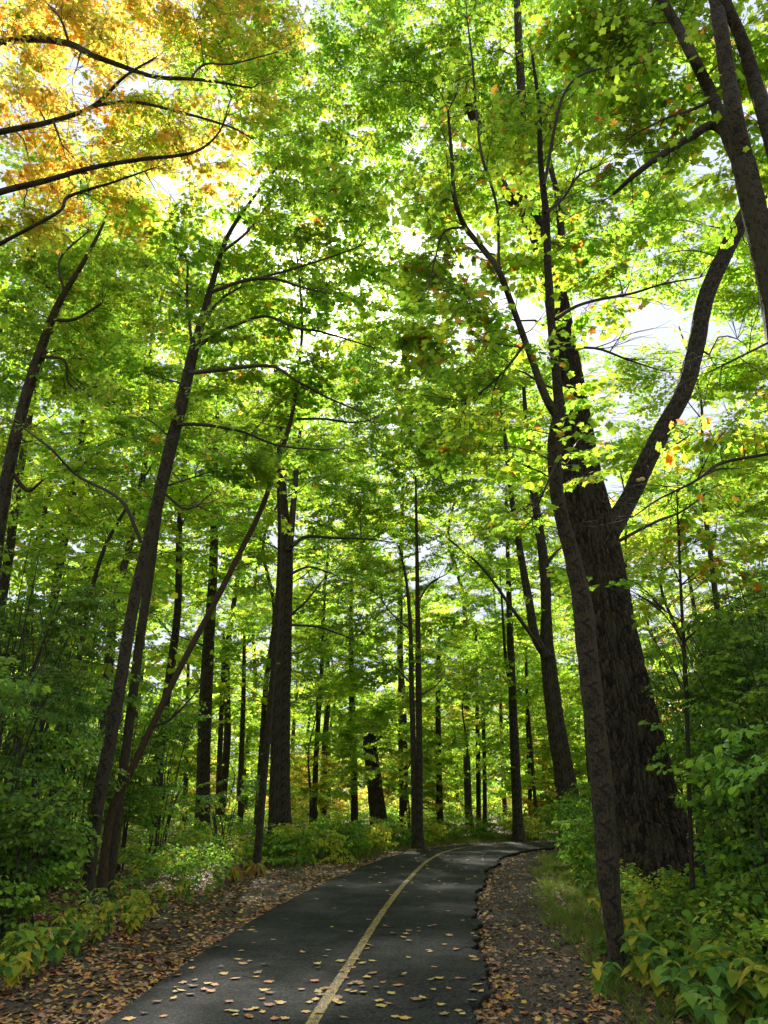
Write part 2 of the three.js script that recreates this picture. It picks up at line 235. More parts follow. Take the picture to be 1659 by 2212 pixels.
class Tree {
  constructor(name, label, base, group, category = 'tree') { this.base = base.clone(); this.base.y = 0; this.root = thing(name, label, category, this.base, group); this.nodes = []; this.seed = Math.round(base.x * 131 + base.z * 977) >>> 0; this.rng = RNG(this.seed); this.inst = new Map(); }
  limb(name, pts, mat, o = {}) { // pts: {p (world), r}
    const nodes = pts.map((q) => ({ p: q.p.clone().sub(this.base), r: q.r })), rm = Math.max(...nodes.map((q) => q.r));
    const sides = o.sides ?? clamp(Math.round(6 + rm * 60), 6, 28);
    const g = tubeGeo(nodes, sides, o.seg ?? clamp(rm * 1.6, 0.06, 0.4), { seed: (this.seed % 97) + this.nodes.length, ...o });
    const m = part(name, g, mat, this.root);
    for (let i = 0; i < nodes.length - 1; i++) for (let t = 0; t < 1; t += 0.25) this.nodes.push({ p: nodes[i].p.clone().lerp(nodes[i + 1].p, t), r: lerp(nodes[i].r, nodes[i + 1].r, t) });
    this.nodes.push(nodes[nodes.length - 1]); return m;
  }
  sprout(pts, n) { // fine side twigs and a forked tip
    const rng = this.rng, grow = (p, d, l, r) => { const q = []; let c = p.clone(), v = d.clone(); for (let i = 0; i <= 4; i++) { q.push({ p: c.clone(), r: lerp(r, 0.0015, i / 4) }); c.addScaledVector(v, l / 4); v.add(new V3(rng.s() * 0.35, rng.s() * 0.3 + 0.04, rng.s() * 0.35)).normalize(); } (this.twigs ??= []).push(tubeGeo(q, 4, l / 5, { rough: 0.1 })); return q; };
    for (let k = 0; k < n + 3; k++) {
      const t = k < 3 ? 1 : rng.r(0.25, 1), f = t * (pts.length - 1), i = Math.min(pts.length - 2, Math.floor(f)), A = pts[i], B = pts[i + 1], p = A.p.clone().lerp(B.p, f - i).sub(this.base), r = lerp(A.r, B.r, f - i), ax = B.p.clone().sub(A.p).normalize();
      const side = new V3(rng.s(), rng.s() * 0.8 + 0.15, rng.s()).addScaledVector(ax, 0).normalize(), d = ax.multiplyScalar(k < 3 ? 1.3 : 0.7).addScaledVector(side, 0.85).normalize(), l = rng.r(0.45, 1.3) * (0.7 + 12 * Math.min(r, 0.05));
      const q = grow(p, d, l, Math.min(r * 0.7, 0.008)); for (let j = 0; j < 2; j++) grow(q[1 + j].p, d.clone().add(new V3(rng.s(), rng.s(), rng.s()).multiplyScalar(0.8)).normalize(), l * 0.55, 0.004);
    }
  }
  sighted(name, list, ahead, mat, o = {}) { // list: [px, py, width] at a distance ahead, optionally [.., own distance]
    const pts = list.map(([x, y, w, d], i) => { const p = at(x, y, d ?? ahead + (name === 'branch' || name === 'limb' ? 0.25 * this.rng.s() * Math.min(1, i) : 0)); return { p, r: w / 2 * perPx(p) }; });
    if (name !== 'trunk' || list.length > 8) this.sprout(name === 'trunk' ? pts.slice(-5) : pts, name === 'limb' ? 9 : name === 'branch' ? 6 : 5); return this.limb(name, pts, mat, o);
  }
  toward(target, mat, name = 'branch', k = 1) { // a branch from the nearest fitting place on the tree
    let best = null, bd = 1e9; const t = target.clone().sub(this.base), rng = this.rng;
    for (const q of this.nodes) { const d = q.p.distanceTo(t), c = d + Math.max(0, q.p.y - t.y + 0.35 * d) * 1.6 + (q.r < 0.008 ? 2 : 0); if (c < bd) { bd = c; best = q; } }
    const l = best.p.distanceTo(t); if (l < 0.35) return;
    const dir = t.clone().sub(best.p), pts = [], n = Math.max(3, Math.min(7, Math.round(l / 0.6))), r0 = Math.min(best.r * 0.6, (0.005 + 0.0085 * l) * k), lift = 0.12 * l;
    for (let i = 0; i <= n; i++) { const s = i / n, p = best.p.clone().addScaledVector(dir, s); p.y += lift * Math.sin(Math.PI * s) * 0.7; if (i && i < n) p.add(new V3(rng.s(), rng.s(), rng.s()).multiplyScalar(0.055 * l)); pts.push({ p: p.add(this.base), r: lerp(r0, 0.003, Math.pow(s, 0.8)) }); }
    this.autos = (this.autos ?? 0) + 1; if (this.autos <= 12) return this.limb(name, pts, mat, { sides: 5, seg: 0.3, rough: 0.1 });
    const nodes = pts.map((q) => ({ p: q.p.clone().sub(this.base), r: q.r })); (this.twigs ??= []).push(tubeGeo(nodes, 4, 0.35, { rough: 0.1 })); for (const q of nodes) this.nodes.push(q);
  }
  clump(c, rx, ry, rz, count, set, { scale = 1, droop = 0, free = false } = {}) { // c world, radii in metres
    const rng = this.rng, list = SPRAY[set];
    for (let k = 0; k < count; k++) {
      const v = new V3(rng.s(), rng.s(), rng.s()); if (v.length() > 1) { k--; continue; } v.multiplyScalar(0.6 + 0.4 * rng());
      const p = new V3(c.x + v.x * rx, c.y + v.y * ry, c.z + v.z * rz); if (p.y < 0.15) continue; if (!free && inOpening(p, rng)) continue;
      const out = p.clone().sub(this.base); const yaw = -Math.atan2(out.z, out.x) + rng.s() * 1.6;
      const q = new THREE.Quaternion().setFromEuler(new THREE.Euler(rng.s() * 0.5, yaw, rng.s() * 0.4 - droop, 'YXZ')), s = scale * rng.r(0.75, 1.3);
      const key = set + '|' + Math.floor(rng() * list.length), it = this.inst.get(key) ?? []; if (!it.length) this.inst.set(key, it);
      const y = 1 + rng.s() * 0.22; it.push([new THREE.Matrix4().compose(p.sub(this.base), q, new V3(s, s * (rng() < 0.5 ? 1 : 0.8), s)), new THREE.Color(y * (1 + rng.s() * 0.16), y, y)]);
    }
  }
  sightedClumps(list, ahead, dz, tau, set, o = {}) { // [px, py, rx, ry, (set)] ellipses of foliage with their own depth
    for (const [x, y, rx, ry, own, dd] of list) {
      const d = (dd ?? ahead) + dz * (o.back ?? 0.6) + 0.4 * dz * this.rng.s(), c = at(x, y, d), k = perPx(c), area = Math.PI * rx * ry * k * k;
      const cover = { near: 0.085, midG: 0.15, midL: 0.15, midY: 0.15, midM: 0.15, farG: 0.75, farL: 0.75, farO: 0.75, shru: 0.05, bush: 0.09 }[(own ?? set).slice(0, 4)] ?? 0.15;
      this.clump(c, rx * k, ry * k, dz, Math.round(tau * (y > 1000 ? 0.72 : 1) * area / cover), own ?? set, o);
      const nb = (o.branches ?? Math.round(3 + area * 0.3)) + 3;
      for (let i = 0; i < nb; i++) this.toward(new V3(c.x + this.rng.s() * rx * k * 0.75, c.y + this.rng.s() * ry * k * 0.75, c.z + this.rng.s() * dz * 0.7), M.twig);
    }
  }
  finish(mat = M.leaf, name = 'crown') {
    if (this.twigs) part('twigs', mergeGeometries(this.twigs), M.twig, this.root).userData.kind = 'stuff';
    const crown = new THREE.Group(); crown.name = name; this.root.add(crown);
    for (const [key, items] of this.inst) {
      const [set, k] = key.split('|'), im = new THREE.InstancedMesh(SPRAY[set][+k], mat, items.length); im.name = 'leaf_spray'; im.castShadow = im.receiveShadow = true; im.userData.kind = 'stuff';
      items.forEach(([m, c], i) => { im.setMatrixAt(i, m); im.setColorAt(i, c); }); crown.add(im);
    }
    return this.root;
  }
}

// ------------------------------------------------------------------ the setting: forest floor, path, shoulder
const PATH = [[-0.5, 8], [-0.6, 1], [-0.66, -4], [-0.58, -6.6], [-0.45, -9], [-0.3, -11], [-0.02, -13.3], [0.40, -16], [1.02, -19.4], [1.85, -22.7], [3.0, -25.3], [4.6, -27.1], [6.8, -28.4], [9.8, -29.1], [14, -29.2], [22, -28], [36, -24]];
const pathCurve = new THREE.CatmullRomCurve3(PATH.map(([x, z]) => new V3(x, 0, z)), false, 'centripetal');
const PN = 900, pathPts = [], pathTan = []; for (let i = 0; i <= PN; i++) { pathPts.push(pathCurve.getPointAt(i / PN)); pathTan.push(pathCurve.getTangentAt(i / PN)); }
const pathLen = pathCurve.getLength();
function toPath(x, z) { let b = 1e9, k = 0; for (let i = 0; i <= PN; i += 4) { const p = pathPts[i], d = (p.x - x) ** 2 + (p.z - z) ** 2; if (d < b) { b = d; k = i; } } const p = pathPts[k], t = pathTan[k]; return { side: (x - p.x) * -t.z + (z - p.z) * t.x, i: k, s: k / PN * pathLen }; }   // side > 0: right of the path
const rightEdge = (s) => 1.43 + 0.10 * N3(s * 0.55, 4.2, 0) + 0.11 * N3(s * 1.7, 1.2, 0) + 0.07 * N3(s * 4.1, 7.7, 0) + 0.05 * N3(s * 11, 2.7, 0) + 0.02 * N3(s * 27, 5.5, 0) - 0.25 * Math.exp(-(((s - 14.2) / 0.9) ** 2));
const leftEdge = (s) => 1.43 + 0.025 * N3(s * 0.8, 9.1, 0) + 0.02 * N3(s * 5, 3.3, 0);
const floorY = (x, z, tp) => { tp = tp ?? toPath(x, z); const a = tp.side; let y = 0.05 * fbm(x * 0.5, 0, z * 0.5, 3) * smooth(Math.abs(a), 1.8, 4) + 0.012 * N3(x * 3.1, 0.5, z * 3.1); y += a > 0 ? -0.055 * (1 - smooth(a, 2.6, 4.2)) : -0.014 * (1 - smooth(-a, 1.9, 3)) - 0.02 * (1 - smooth(-a, 0.9, 1.35)); if (Math.abs(a) < 1.25) y = -0.12; return y; };

const texLitter = dataTex(1024, 1024, (u, v) => { const a = pf(u, v, 8, 8, 3, 5), b = pf(u, v, 64, 64, 13, 3), c = pf(u, v, 150, 150, 23, 2), l = smooth(b, 0.52, 0.68), t = 0.45 + a * 0.8; const d = [0.045, 0.031, 0.02], k = [0.12, 0.07, 0.035]; return [0, 1, 2].map((q) => lerp(d[q], k[q], l) * t * (0.55 + 0.9 * c)); }, true);
const bumpLitter = dataTex(512, 512, (u, v) => { const h = 0.6 * pf(u, v, 40, 40, 13, 3) + 0.4 * pf(u, v, 120, 120, 5, 2); return [h, h, h]; });
{ // one sheet to the horizon, finer near the standpoint
  const n = 300, pos = [], uv = [], col = [], idx = [], w = (t) => Math.sign(t) * (Math.abs(t) * 22 + Math.pow(Math.abs(t), 6) * 380);
  for (let j = 0; j <= n; j++) for (let i = 0; i <= n; i++) {
    const x = w(i / n * 2 - 1) + 1, z = w(j / n * 2 - 1) - 14, tp = toPath(x, z); pos.push(x, floorY(x, z, tp), z); uv.push(x / 1.7, z / 1.7);
    const moss = tp.side < 0 && tp.side > -3.2 ? smooth(fbm(x * 0.9, 2, z * 0.9, 3), 0.02, 0.3) * smooth(-tp.side, 1.5, 1.9) : 0, gr = tp.side > 2.3 && tp.side < 5 ? smooth(fbm(x * 1.1, 5, z * 1.1, 3), -0.15, 0.2) * 0.7 : 0, grav = tp.side > 1.2 && tp.side < 3 ? 1 - smooth(tp.side, 2.2, 3) : 0;
    const c = [1, 1, 1].map((v, q) => lerp(v, [0.62, 1.0, 0.45][q], Math.max(moss, gr))).map((v, q) => lerp(v, [0.85, 0.78, 0.72][q], grav)); col.push(...c);
    if (i < n && j < n) { const b = j * (n + 1) + i; idx.push(b, b + n + 1, b + 1, b + 1, b + n + 1, b + n + 2); }
  }
  const g = new THREE.BufferGeometry(); g.setAttribute('position', new THREE.Float32BufferAttribute(pos, 3)); g.setAttribute('uv', new THREE.Float32BufferAttribute(uv, 2)); g.setAttribute('color', new THREE.Float32BufferAttribute(col, 3)); g.setIndex(idx); g.computeVertexNormals();
  setting('ground', g, new THREE.MeshStandardMaterial({ name: 'leaf litter soil', map: texLitter, bumpMap: bumpLitter, bumpScale: 0.02, vertexColors: true, roughness: 1 }), 'brown forest floor of soil, moss and rotting leaves', 'ground');
}
const asphaltH = (u, v) => pf(u, v, 170, 170, 83, 2) * 0.6 + pf(u, v, 80, 80, 87, 2) * 0.4;
const texAsphalt = dataTex(1024, 1024, (u, v) => { const h = asphaltH(u, v), a = pf(u, v, 5, 5, 7, 5), st = smooth(pf(u, v, 210, 210, 93, 1), 0.80, 0.95), k = 0.011 + 0.024 * smooth(h, 0.3, 0.75) + 0.03 * (a - 0.5) + 0.07 * st; return [k, k * 1.0, k * 1.03]; }, true);
const bumpAsphalt = dataTex(1024, 1024, (u, v) => { const h = asphaltH(u, v); return [h, h, h]; });
const roughAsphalt = dataTex(512, 512, (u, v) => { const r = 0.66 + 0.28 * pf(u, v, 6, 6, 77, 5) + 0.12 * pf(u, v, 90, 90, 78, 2); return [r, r, r]; });
M.asphalt = new THREE.MeshPhysicalMaterial({ specularIntensity: 0.3, ior: 1.35, name: 'old asphalt', map: texAsphalt, bumpMap: bumpAsphalt, bumpScale: 0.006, roughnessMap: roughAsphalt, roughness: 1 });
const road = (() => { // asphalt slab with a ragged, broken right edge
  const across = 14, step = 0.035, n = Math.round(pathLen / step), pos = [], uv = [], idx = [], cols = across + 5;
  for (let k = 0; k <= n; k++) {
    const s = k * step, u = Math.min(1, s / pathLen), f = u * PN, i = Math.min(PN - 1, Math.floor(f)), p = pathPts[i].clone().lerp(pathPts[i + 1], f - i), t = pathTan[i].clone().lerp(pathTan[i + 1], f - i).normalize(), rx = -t.z, rz = t.x;
    const L = -leftEdge(s), R = rightEdge(s), row = [[L - 0.02, -0.1], [L, 0.004]];
    for (let j = 1; j < across; j++) { const q = j / across, o = lerp(L, R, q); row.push([o, 0.008 + 0.014 * (1 - (q * 2 - 1) ** 2) + 0.005 * N3(p.x + o * rx, 1, p.z + o * rz)]); }
    row.push([R - 0.012, 0.006 + 0.006 * N3(s * 9, 2, 2)], [R, -0.006], [R - 0.015 + 0.02 * N3(s * 14, 8, 1), -0.05], [R - 0.05, -0.13]);
    for (const [o, y] of row) { const x = p.x + o * rx, z = p.z + o * rz; pos.push(x, y, z); uv.push(x / 1.9, z / 1.9 + y); }
    if (k < n) for (let j = 0; j < row.length - 1; j++) { const b = k * row.length + j, m = row.length; idx.push(b, b + 1, b + m, b + 1, b + m + 1, b + m); }
  }
  const g = new THREE.BufferGeometry(); g.setAttribute('position', new THREE.Float32BufferAttribute(pos, 3)); g.setAttribute('uv', new THREE.Float32BufferAttribute(uv, 2)); g.setIndex(idx); g.computeVertexNormals();
  return setting('asphalt_path', g, M.asphalt, 'dark asphalt path curving right into the woods, right edge broken', 'path');
})();
const roadY = (x, z, tp) => { const q = clamp((tp.side + 1.43) / 2.86, 0, 1); return 0.008 + 0.014 * (1 - (q * 2 - 1) ** 2); };
const surfaceY = (x, z) => { const tp = toPath(x, z); return tp.side > -leftEdge(tp.s) && tp.side < rightEdge(tp.s) - 0.02 ? roadY(x, z, tp) : floorY(x, z, tp); };
function ribbon(pts, width, lift, wob = 0) {
  const c = new THREE.CatmullRomCurve3(pts.map(([x, z]) => new V3(x, 0, z)), false, 'centripetal'), len = c.getLength(), n = Math.ceil(len / 0.06), pos = [], uv = [], idx = [];
  for (let k = 0; k <= n; k++) { const p = c.getPointAt(k / n), t = c.getTangentAt(k / n), w = width / 2 * (1 + wob * N3(k * 0.9, 3, 0)); for (const s of [-1, 1]) { const x = p.x - t.z * w * s, z = p.z + t.x * w * s; pos.push(x, roadY(x, z, toPath(x, z)) + 0.005 * 0.5 + lift, z); uv.push((s + 1) / 2 * width * 4, k / n * len * 1.3); } if (k < n) { const b = k * 2; idx.push(b, b + 1, b + 2, b + 1, b + 3, b + 2); } }
  const g = new THREE.BufferGeometry(); g.setAttribute('position', new THREE.Float32BufferAttribute(pos, 3)); g.setAttribute('uv', new THREE.Float32BufferAttribute(uv, 2)); g.setIndex(idx); g.computeVertexNormals(); return g;
}
const texPaint = dataTex(256, 512, (u, v) => { const w = pf(u, v, 40, 80, 5, 3) * 0.6 + pf(u, v, 6, 10, 9, 3) * 0.4, t = smooth(w, 0.43, 0.55), n = pf(u, v, 60, 120, 15, 2); return [0, 1, 2].map((q) => lerp([0.045, 0.044, 0.045][q], [0.40, 0.26, 0.04][q] * (0.7 + 0.6 * n), t)); }, true);
part('center_line', ribbon([[-0.62, 6], [-0.62, -2], [-0.58, -5], [-0.5, -6.46], [-0.31, -8.58], [0, -12.03], [0.44, -15.94], [1.15, -20.96], [1.87, -24.0], [2.85, -26.2], [4.3, -27.4], [6.8, -28.5], [9.8, -29.15], [14, -29.2], [22, -28]], 0.088, 0.004, 0.10), new THREE.MeshStandardMaterial({ name: 'worn yellow paint', map: texPaint, roughness: 0.8 }), road).userData.label = 'worn yellow painted line along the middle of the path';
const crackMat = new THREE.MeshStandardMaterial({ name: 'soil filled crack', color: new THREE.Color(0.012, 0.011, 0.010), roughness: 1 });
for (const c of [[[836, 2143], [839, 2158], [842, 2169], [854, 2183], [868, 2184], [883, 2186], [905, 2181], [921, 2175], [936, 2161], [950, 2146]], [[1000, 1905], [985, 1912], [960, 1910], [940, 1916]], [[1028, 2050], [1005, 2046], [985, 2055]], [[1040, 1960], [1010, 1966], [985, 1960], [962, 1972]], [[620, 1990], [655, 1985], [690, 1992], [730, 1986], [780, 1990]], [[1038, 2110], [1000, 2096], [975, 2102], [950, 2090], [925, 2092]], [[830, 1925], [800, 1930], [772, 1926], [735, 1934]], [[470, 2120], [520, 2112], [560, 2122], [610, 2110]]]) {
  const jr = RNG(c[0][0]), pts = []; c.forEach(([x, y], i) => { const p = onGround(x, y); if (i) { const q = pts[pts.length - 1]; for (let k = 1; k < 4; k++) pts.push([lerp(q[0], p.x, k / 4) + jr.s() * 0.018, lerp(q[1], p.z, k / 4) + jr.s() * 0.018]); } pts.push([p.x, p.z]); });
  part('crack', ribbon(pts, 0.011, 0.003, 1.6), crackMat, road);
}

// ------------------------------------------------------------------ the trees one can tell apart
{ // big furrowed tree on the right
  const b = onGround(1418, 1940), T = new Tree('big_oak_tree', 'massive deeply furrowed tree trunk behind the slender maple, with a thick limb rising right', b), d = -b.z;
  T.sighted('trunk', [[1425, 1950, 165], [1420, 1846, 148], [1396, 1750, 136], [1372, 1626, 124], [1345, 1500, 112], [1322, 1376, 100], [1300, 1250, 96], [1277, 1126, 90], [1256, 1026, 78], [1244, 936, 68], [1232, 850, 58], [1220, 766, 50], [1200, 640, 42], [1180, 560, 36], [1150, 470, 28]], d, M.furrow, { sides: 300, seg: 0.04, ridge: 0.04, flare: 0.32, rough: 0.05, tile: 0.85 });
  T.sighted('limb', [[1284, 1240, 40], [1318, 1150, 44], [1362, 1072, 37], [1395, 1000, 36], [1432, 928, 35], [1476, 848, 34], [1505, 740, 34], [1526, 640, 33], [1560, 560, 32], [1602, 478, 33], [1655, 410, 28], [1730, 320, 22]], d - 0.12, M.furrow, { sides: 90, seg: 0.05, ridge: 0.012 });
  T.sighted('limb', [[1165, 510, 26], [1120, 450, 22], [1085, 400, 20], [1055, 330, 19], [1022, 250, 21], [1008, 222, 16]], d, M.furrow, { sides: 40, seg: 0.08, ridge: 0.01 });
  T.sighted('limb', [[1165, 520, 24], [1130, 430, 20], [1120, 340, 18], [1127, 230, 18], [1121, 100, 16], [1115, -40, 13], [1110, -200, 8]], d + 0.4, M.furrow, { sides: 40, seg: 0.08, ridge: 0.01 });
  T.sighted('limb', [[1195, 625, 22], [1212, 545, 17], [1205, 430, 13], [1185, 330, 9], [1200, 220, 6]], d - 0.2, M.furrow, { sides: 30, seg: 0.1, ridge: 0.006 });
  T.sightedClumps([[1000, 130, 160, 120], [1150, 190, 150, 150], [1290, 150, 160, 130], [1050, 330, 130, 120], [1190, 400, 130, 120], [880, 240, 130, 130], [1330, 430, 120, 90], [960, 440, 100, 80], [800, 130, 140, 130], [700, 300, 130, 120], [1250, 540, 90, 90], [620, 120, 130, 120], [1040, -60, 200, 90], [1270, -60, 170, 90], [840, -40, 160, 90], [800, 400, 110, 90], [850, 560, 90, 90], [900, 680, 80, 80], [800, 640, 60, 60], [940, 600, 80, 90], [960, 760, 80, 80]], d, 1.7, 1.5, 'midGreen');
  T.sightedClumps([[1440, 560, 90, 80], [1600, 800, 110, 110], [1560, 980, 110, 80], [1625, 1080, 90, 80], [1440, 430, 110, 70], [1600, 620, 90, 90], [1600, 500, 90, 90], [1470, 1080, 90, 60], [1350, 960, 60, 50]], d + 1.2, 1.2, 1.81, 'midLime');
  T.finish();
  const fu = thing('bracket_fungus', 'small pale yellow pair of brackets on the limb rising right', 'fungus', at(1383, 1036, d - 0.41).setY(at(1383, 1036, d - 0.41).y));
  for (const [dx, s] of [[-0.035, 1], [0.04, 1.15]]) { const g = new THREE.SphereGeometry(0.045, 12, 8); g.scale(s, 0.8 * s, 0.6); g.translate(dx, dx * 0.3, 0); part('bracket', g, new THREE.MeshStandardMaterial({ color: new THREE.Color(0.62, 0.45, 0.22), roughness: 0.8 }), fu); }
}
{ // slender maple in front of it
  const b = onGround(1336, 2088), T = new Tree('slender_maple_tree', 'slender grey-barked maple at the shoulder of the path, forking halfway up', b), d = -b.z;
  T.sighted('trunk', [[1338, 2096, 36], [1330, 2030, 36], [1322, 1960, 38], [1314, 1890, 48], [1308, 1800, 44], [1300, 1700, 46], [1284, 1550, 43], [1268, 1400, 42], [1257, 1300, 40], [1240, 1220, 34], [1222, 1150, 29], [1205, 1080, 28], [1198, 1000, 27], [1200, 940, 28], [1208, 890, 25], [1203, 820, 18], [1191, 700, 16], [1185, 600, 15], [1178, 450, 13], [1168, 350, 10], [1164, 230, 6], [1150, 120, 4]], d, M.smooth, { sides: 84, seg: 0.025, ridge: 0.009, rough: 0.09, tile: 0.34, flare: 0.35 });
  T.sighted('limb', [[1206, 905, 20], [1180, 860, 18], [1150, 780, 15], [1110, 670, 13], [1080, 590, 13], [1045, 540, 13], [1005, 490, 11], [985, 440, 10], [976, 340, 8], [968, 240, 5]], d, M.smooth, { tile: 0.3, sides: 20, seg: 0.06 });
  for (const l of [[[1200, 690, 9], [1240, 664, 8], [1290, 648, 7], [1365, 634, 6], [1430, 614, 5], [1510, 600, 3]], [[1201, 755, 7], [1285, 752, 6], [1350, 775, 5], [1425, 800, 3]], [[1078, 585, 7], [1071, 435, 6], [1044, 350, 6], [1029, 240, 5], [1021, 140, 5], [1009, 40, 3]], [[1178, 460, 7], [1215, 430, 6], [1250, 380, 5], [1290, 360, 3]], [[1005, 490, 6], [960, 500, 5], [940, 560, 4], [925, 620, 3]], [[1136, 740, 7], [1090, 800, 5], [1050, 838, 5], [1010, 870, 3]], [[1208, 985, 6], [1175, 1060, 4], [1150, 1120, 3]], [[1175, 400, 7], [1220, 200, 6], [1260, 160, 5], [1390, 135, 3]]]) T.sighted('branch', l, d - 0.15, M.twig, { sides: 6, seg: 0.12 });
  T.sightedClumps([[1085, 250, 120, 110], [1000, 430, 100, 90], [1150, 520, 110, 90], [1255, 640, 70, 70], [1040, 680, 110, 90], [950, 720, 100, 70], [1150, 850, 110, 90], [1250, 990, 60, 60], [990, 840, 100, 70], [1070, 980, 100, 90], [1280, 520, 80, 60], [1130, 1120, 80, 60], [950, 560, 80, 80], [1180, 330, 110, 90], [1340, 190, 110, 90]], d - 0.3, 0.8, 1.3, 'nearGreen', { branches: 3, back: 1.0 });
  T.finish();
  const rng = RNG(77), GL = T.leafParts = [];
  hangLeaves(T, [[1085, 300, 110, 110], [1150, 560, 100, 90], [1040, 700, 110, 80], [1270, 850, 50, 60], [1290, 960, 50, 50], [1000, 880, 90, 80], [1120, 1050, 90, 80], [1250, 950, 50, 50]], d - 0.5, 0.5, 180, 0.085, rng);
}
{ // tree leaning in from the upper right
  const d = 8.2, b = at(1900, 2100, d), T = new Tree('right_edge_maple_tree', 'dark multi-stemmed maple leaning in at the upper right edge', b);
  T.sighted('trunk', [[1930, 2130, 96], [1860, 1700, 84], [1790, 1250, 76], [1715, 880, 68], [1674, 660, 54], [1650, 540, 52], [1624, 430, 50], [1606, 350, 45]], d, M.smooth, { sides: 60, seg: 0.05, ridge: 0.005, flare: 0.3, tile: 0.4 });
  for (const l of [[[1608, 375, 34], [1565, 275, 27], [1532, 195, 24], [1500, 130, 22], [1468, 66, 20], [1425, -10, 18], [1370, -120, 12]], [[1607, 365, 46], [1588, 255, 34], [1573, 170, 32], [1556, 60, 30], [1540, -50, 26], [1530, -200, 16]], [[1700, 560, 40], [1690, 400, 36], [1662, 280, 34], [1632, 185, 30], [1605, 95, 26], [1570, 10, 22], [1535, -90, 14]], [[1655, 560, 34], [1600, 330, 20], [1540, 272, 18], [1494, 295, 17], [1429, 335, 14], [1369, 380, 11], [1325, 420, 6]]]) T.sighted('limb', l, d + 0.1, M.smooth, { sides: 32, seg: 0.06, tile: 0.4, ridge: 0.004 });
  for (const l of [[[1540, 215, 8], [1500, 235, 7], [1440, 255, 5], [1370, 290, 3]], [[1660, 980, 8], [1560, 1000, 7], [1500, 1040, 6], [1420, 1080, 4], [1370, 1115, 3]], [[1660, 740, 6], [1600, 770, 5], [1540, 800, 3]]]) T.sighted('branch', l, d, M.twig, { sides: 6, seg: 0.12 });
  T.sightedClumps([[1400, 80, 130, 100], [1560, 120, 130, 120], [1480, 230, 110, 90], [1625, 330, 80, 110], [1610, 940, 80, 70], [1330, 60, 110, 90], [1500, -50, 170, 80], [1250, 60, 100, 90]], d - 0.1, 0.9, 1.25, 'nearGreen', { branches: 3, back: 1.3 });
  T.sightedClumps([[1560, 1010, 70, 35], [1600, 930, 60, 40]], d - 0.2, 0.5, 0.99, 'nearOrange', { branches: 2 });
  T.finish();
  hangLeaves(T, [[1400, 100, 120, 90], [1500, 240, 110, 90], [1460, 400, 80, 60], [1300, 120, 90, 90], [1600, 900, 50, 60]], d - 0.4, 0.4, 120, 0.085, RNG(78));
}
function hangLeaves(T, list, ahead, dz, count, size, rng) { // single leaves near enough to tell apart
  const kinds = ['green', 'green', 'green', 'lime', 'orange'].map((p, k) => { const mb = new MB(), c = PAL[p][k % PAL[p].length]; mb.leaf(LEAF.maple, new V3(), new V3(0, 1, 0), new V3(0, 0, 1), 1, c); mb.stick(new V3(), new V3(0.02, -0.5, 0.05), 0.012, 0.01, [0.05, 0.04, 0.025]); return mb.geo(); });
  for (let k = 0; k < count; k++) {
    const [x, y, rx, ry] = rng.pick(list), c = at(x + rng.s() * rx, y + rng.s() * ry, ahead + rng.s() * dz); if (inOpening(c, rng)) continue;
    const m = part('leaf', kinds[rng() < 0.05 ? 4 : Math.floor(rng() * 4)], M.leaf, T.root); m.position.copy(c.sub(T.base)); m.rotation.set(-1.9 + rng.s() * 0.7, rng.s() * 0.6, rng() * 6.28, 'YXZ'); m.rotation.y = rng() * 6.28; m.scale.setScalar(size * rng.r(0.75, 1.2));
  }
}
{ // forked tree past the shoulder
  const b = onGround(1243, 1830), T = new Tree('forked_tree', 'dark tree leaning left where the path bends, forking above its bare trunk', b), d = -b.z;
  T.sighted('trunk', [[1248, 1834, 56], [1236, 1780, 46], [1225, 1700, 43], [1210, 1620, 40], [1195, 1520, 35], [1186, 1440, 32], [1181, 1390, 28], [1180, 1330, 22], [1176, 1230, 20], [1163, 1130, 17], [1148, 1030, 14], [1138, 930, 10], [1130, 820, 6]], d, M.furrow, { sides: 48, seg: 0.12, ridge: 0.015, flare: 0.25 });
  T.sighted('limb', [[1184, 1420, 22], [1160, 1385, 20], [1141, 1290, 18], [1122, 1180, 14], [1103, 1060, 11], [1092, 960, 8], [1080, 850, 4]], d - 0.2, M.furrow);
  T.sighted('limb', [[1168, 1400, 9], [1110, 1320, 8], [1040, 1225, 6], [970, 1165, 4]], d - 0.5, M.furrow);
  T.sighted('branch', [[1176, 1225, 9], [1195, 1200, 7], [1215, 1180, 4]], d, M.twig);
  T.sightedClumps([[1050, 940, 120, 100], [1180, 1010, 90, 90], [1110, 1110, 90, 80], [1010, 1060, 100, 70], [1200, 1240, 70, 70], [1150, 800, 110, 80], [1020, 820, 120, 80], [1090, 1230, 80, 50], [960, 960, 90, 70], [1160, 1330, 60, 40]], d, 2.0, 1.9, 'midLime');
  T.finish();
}
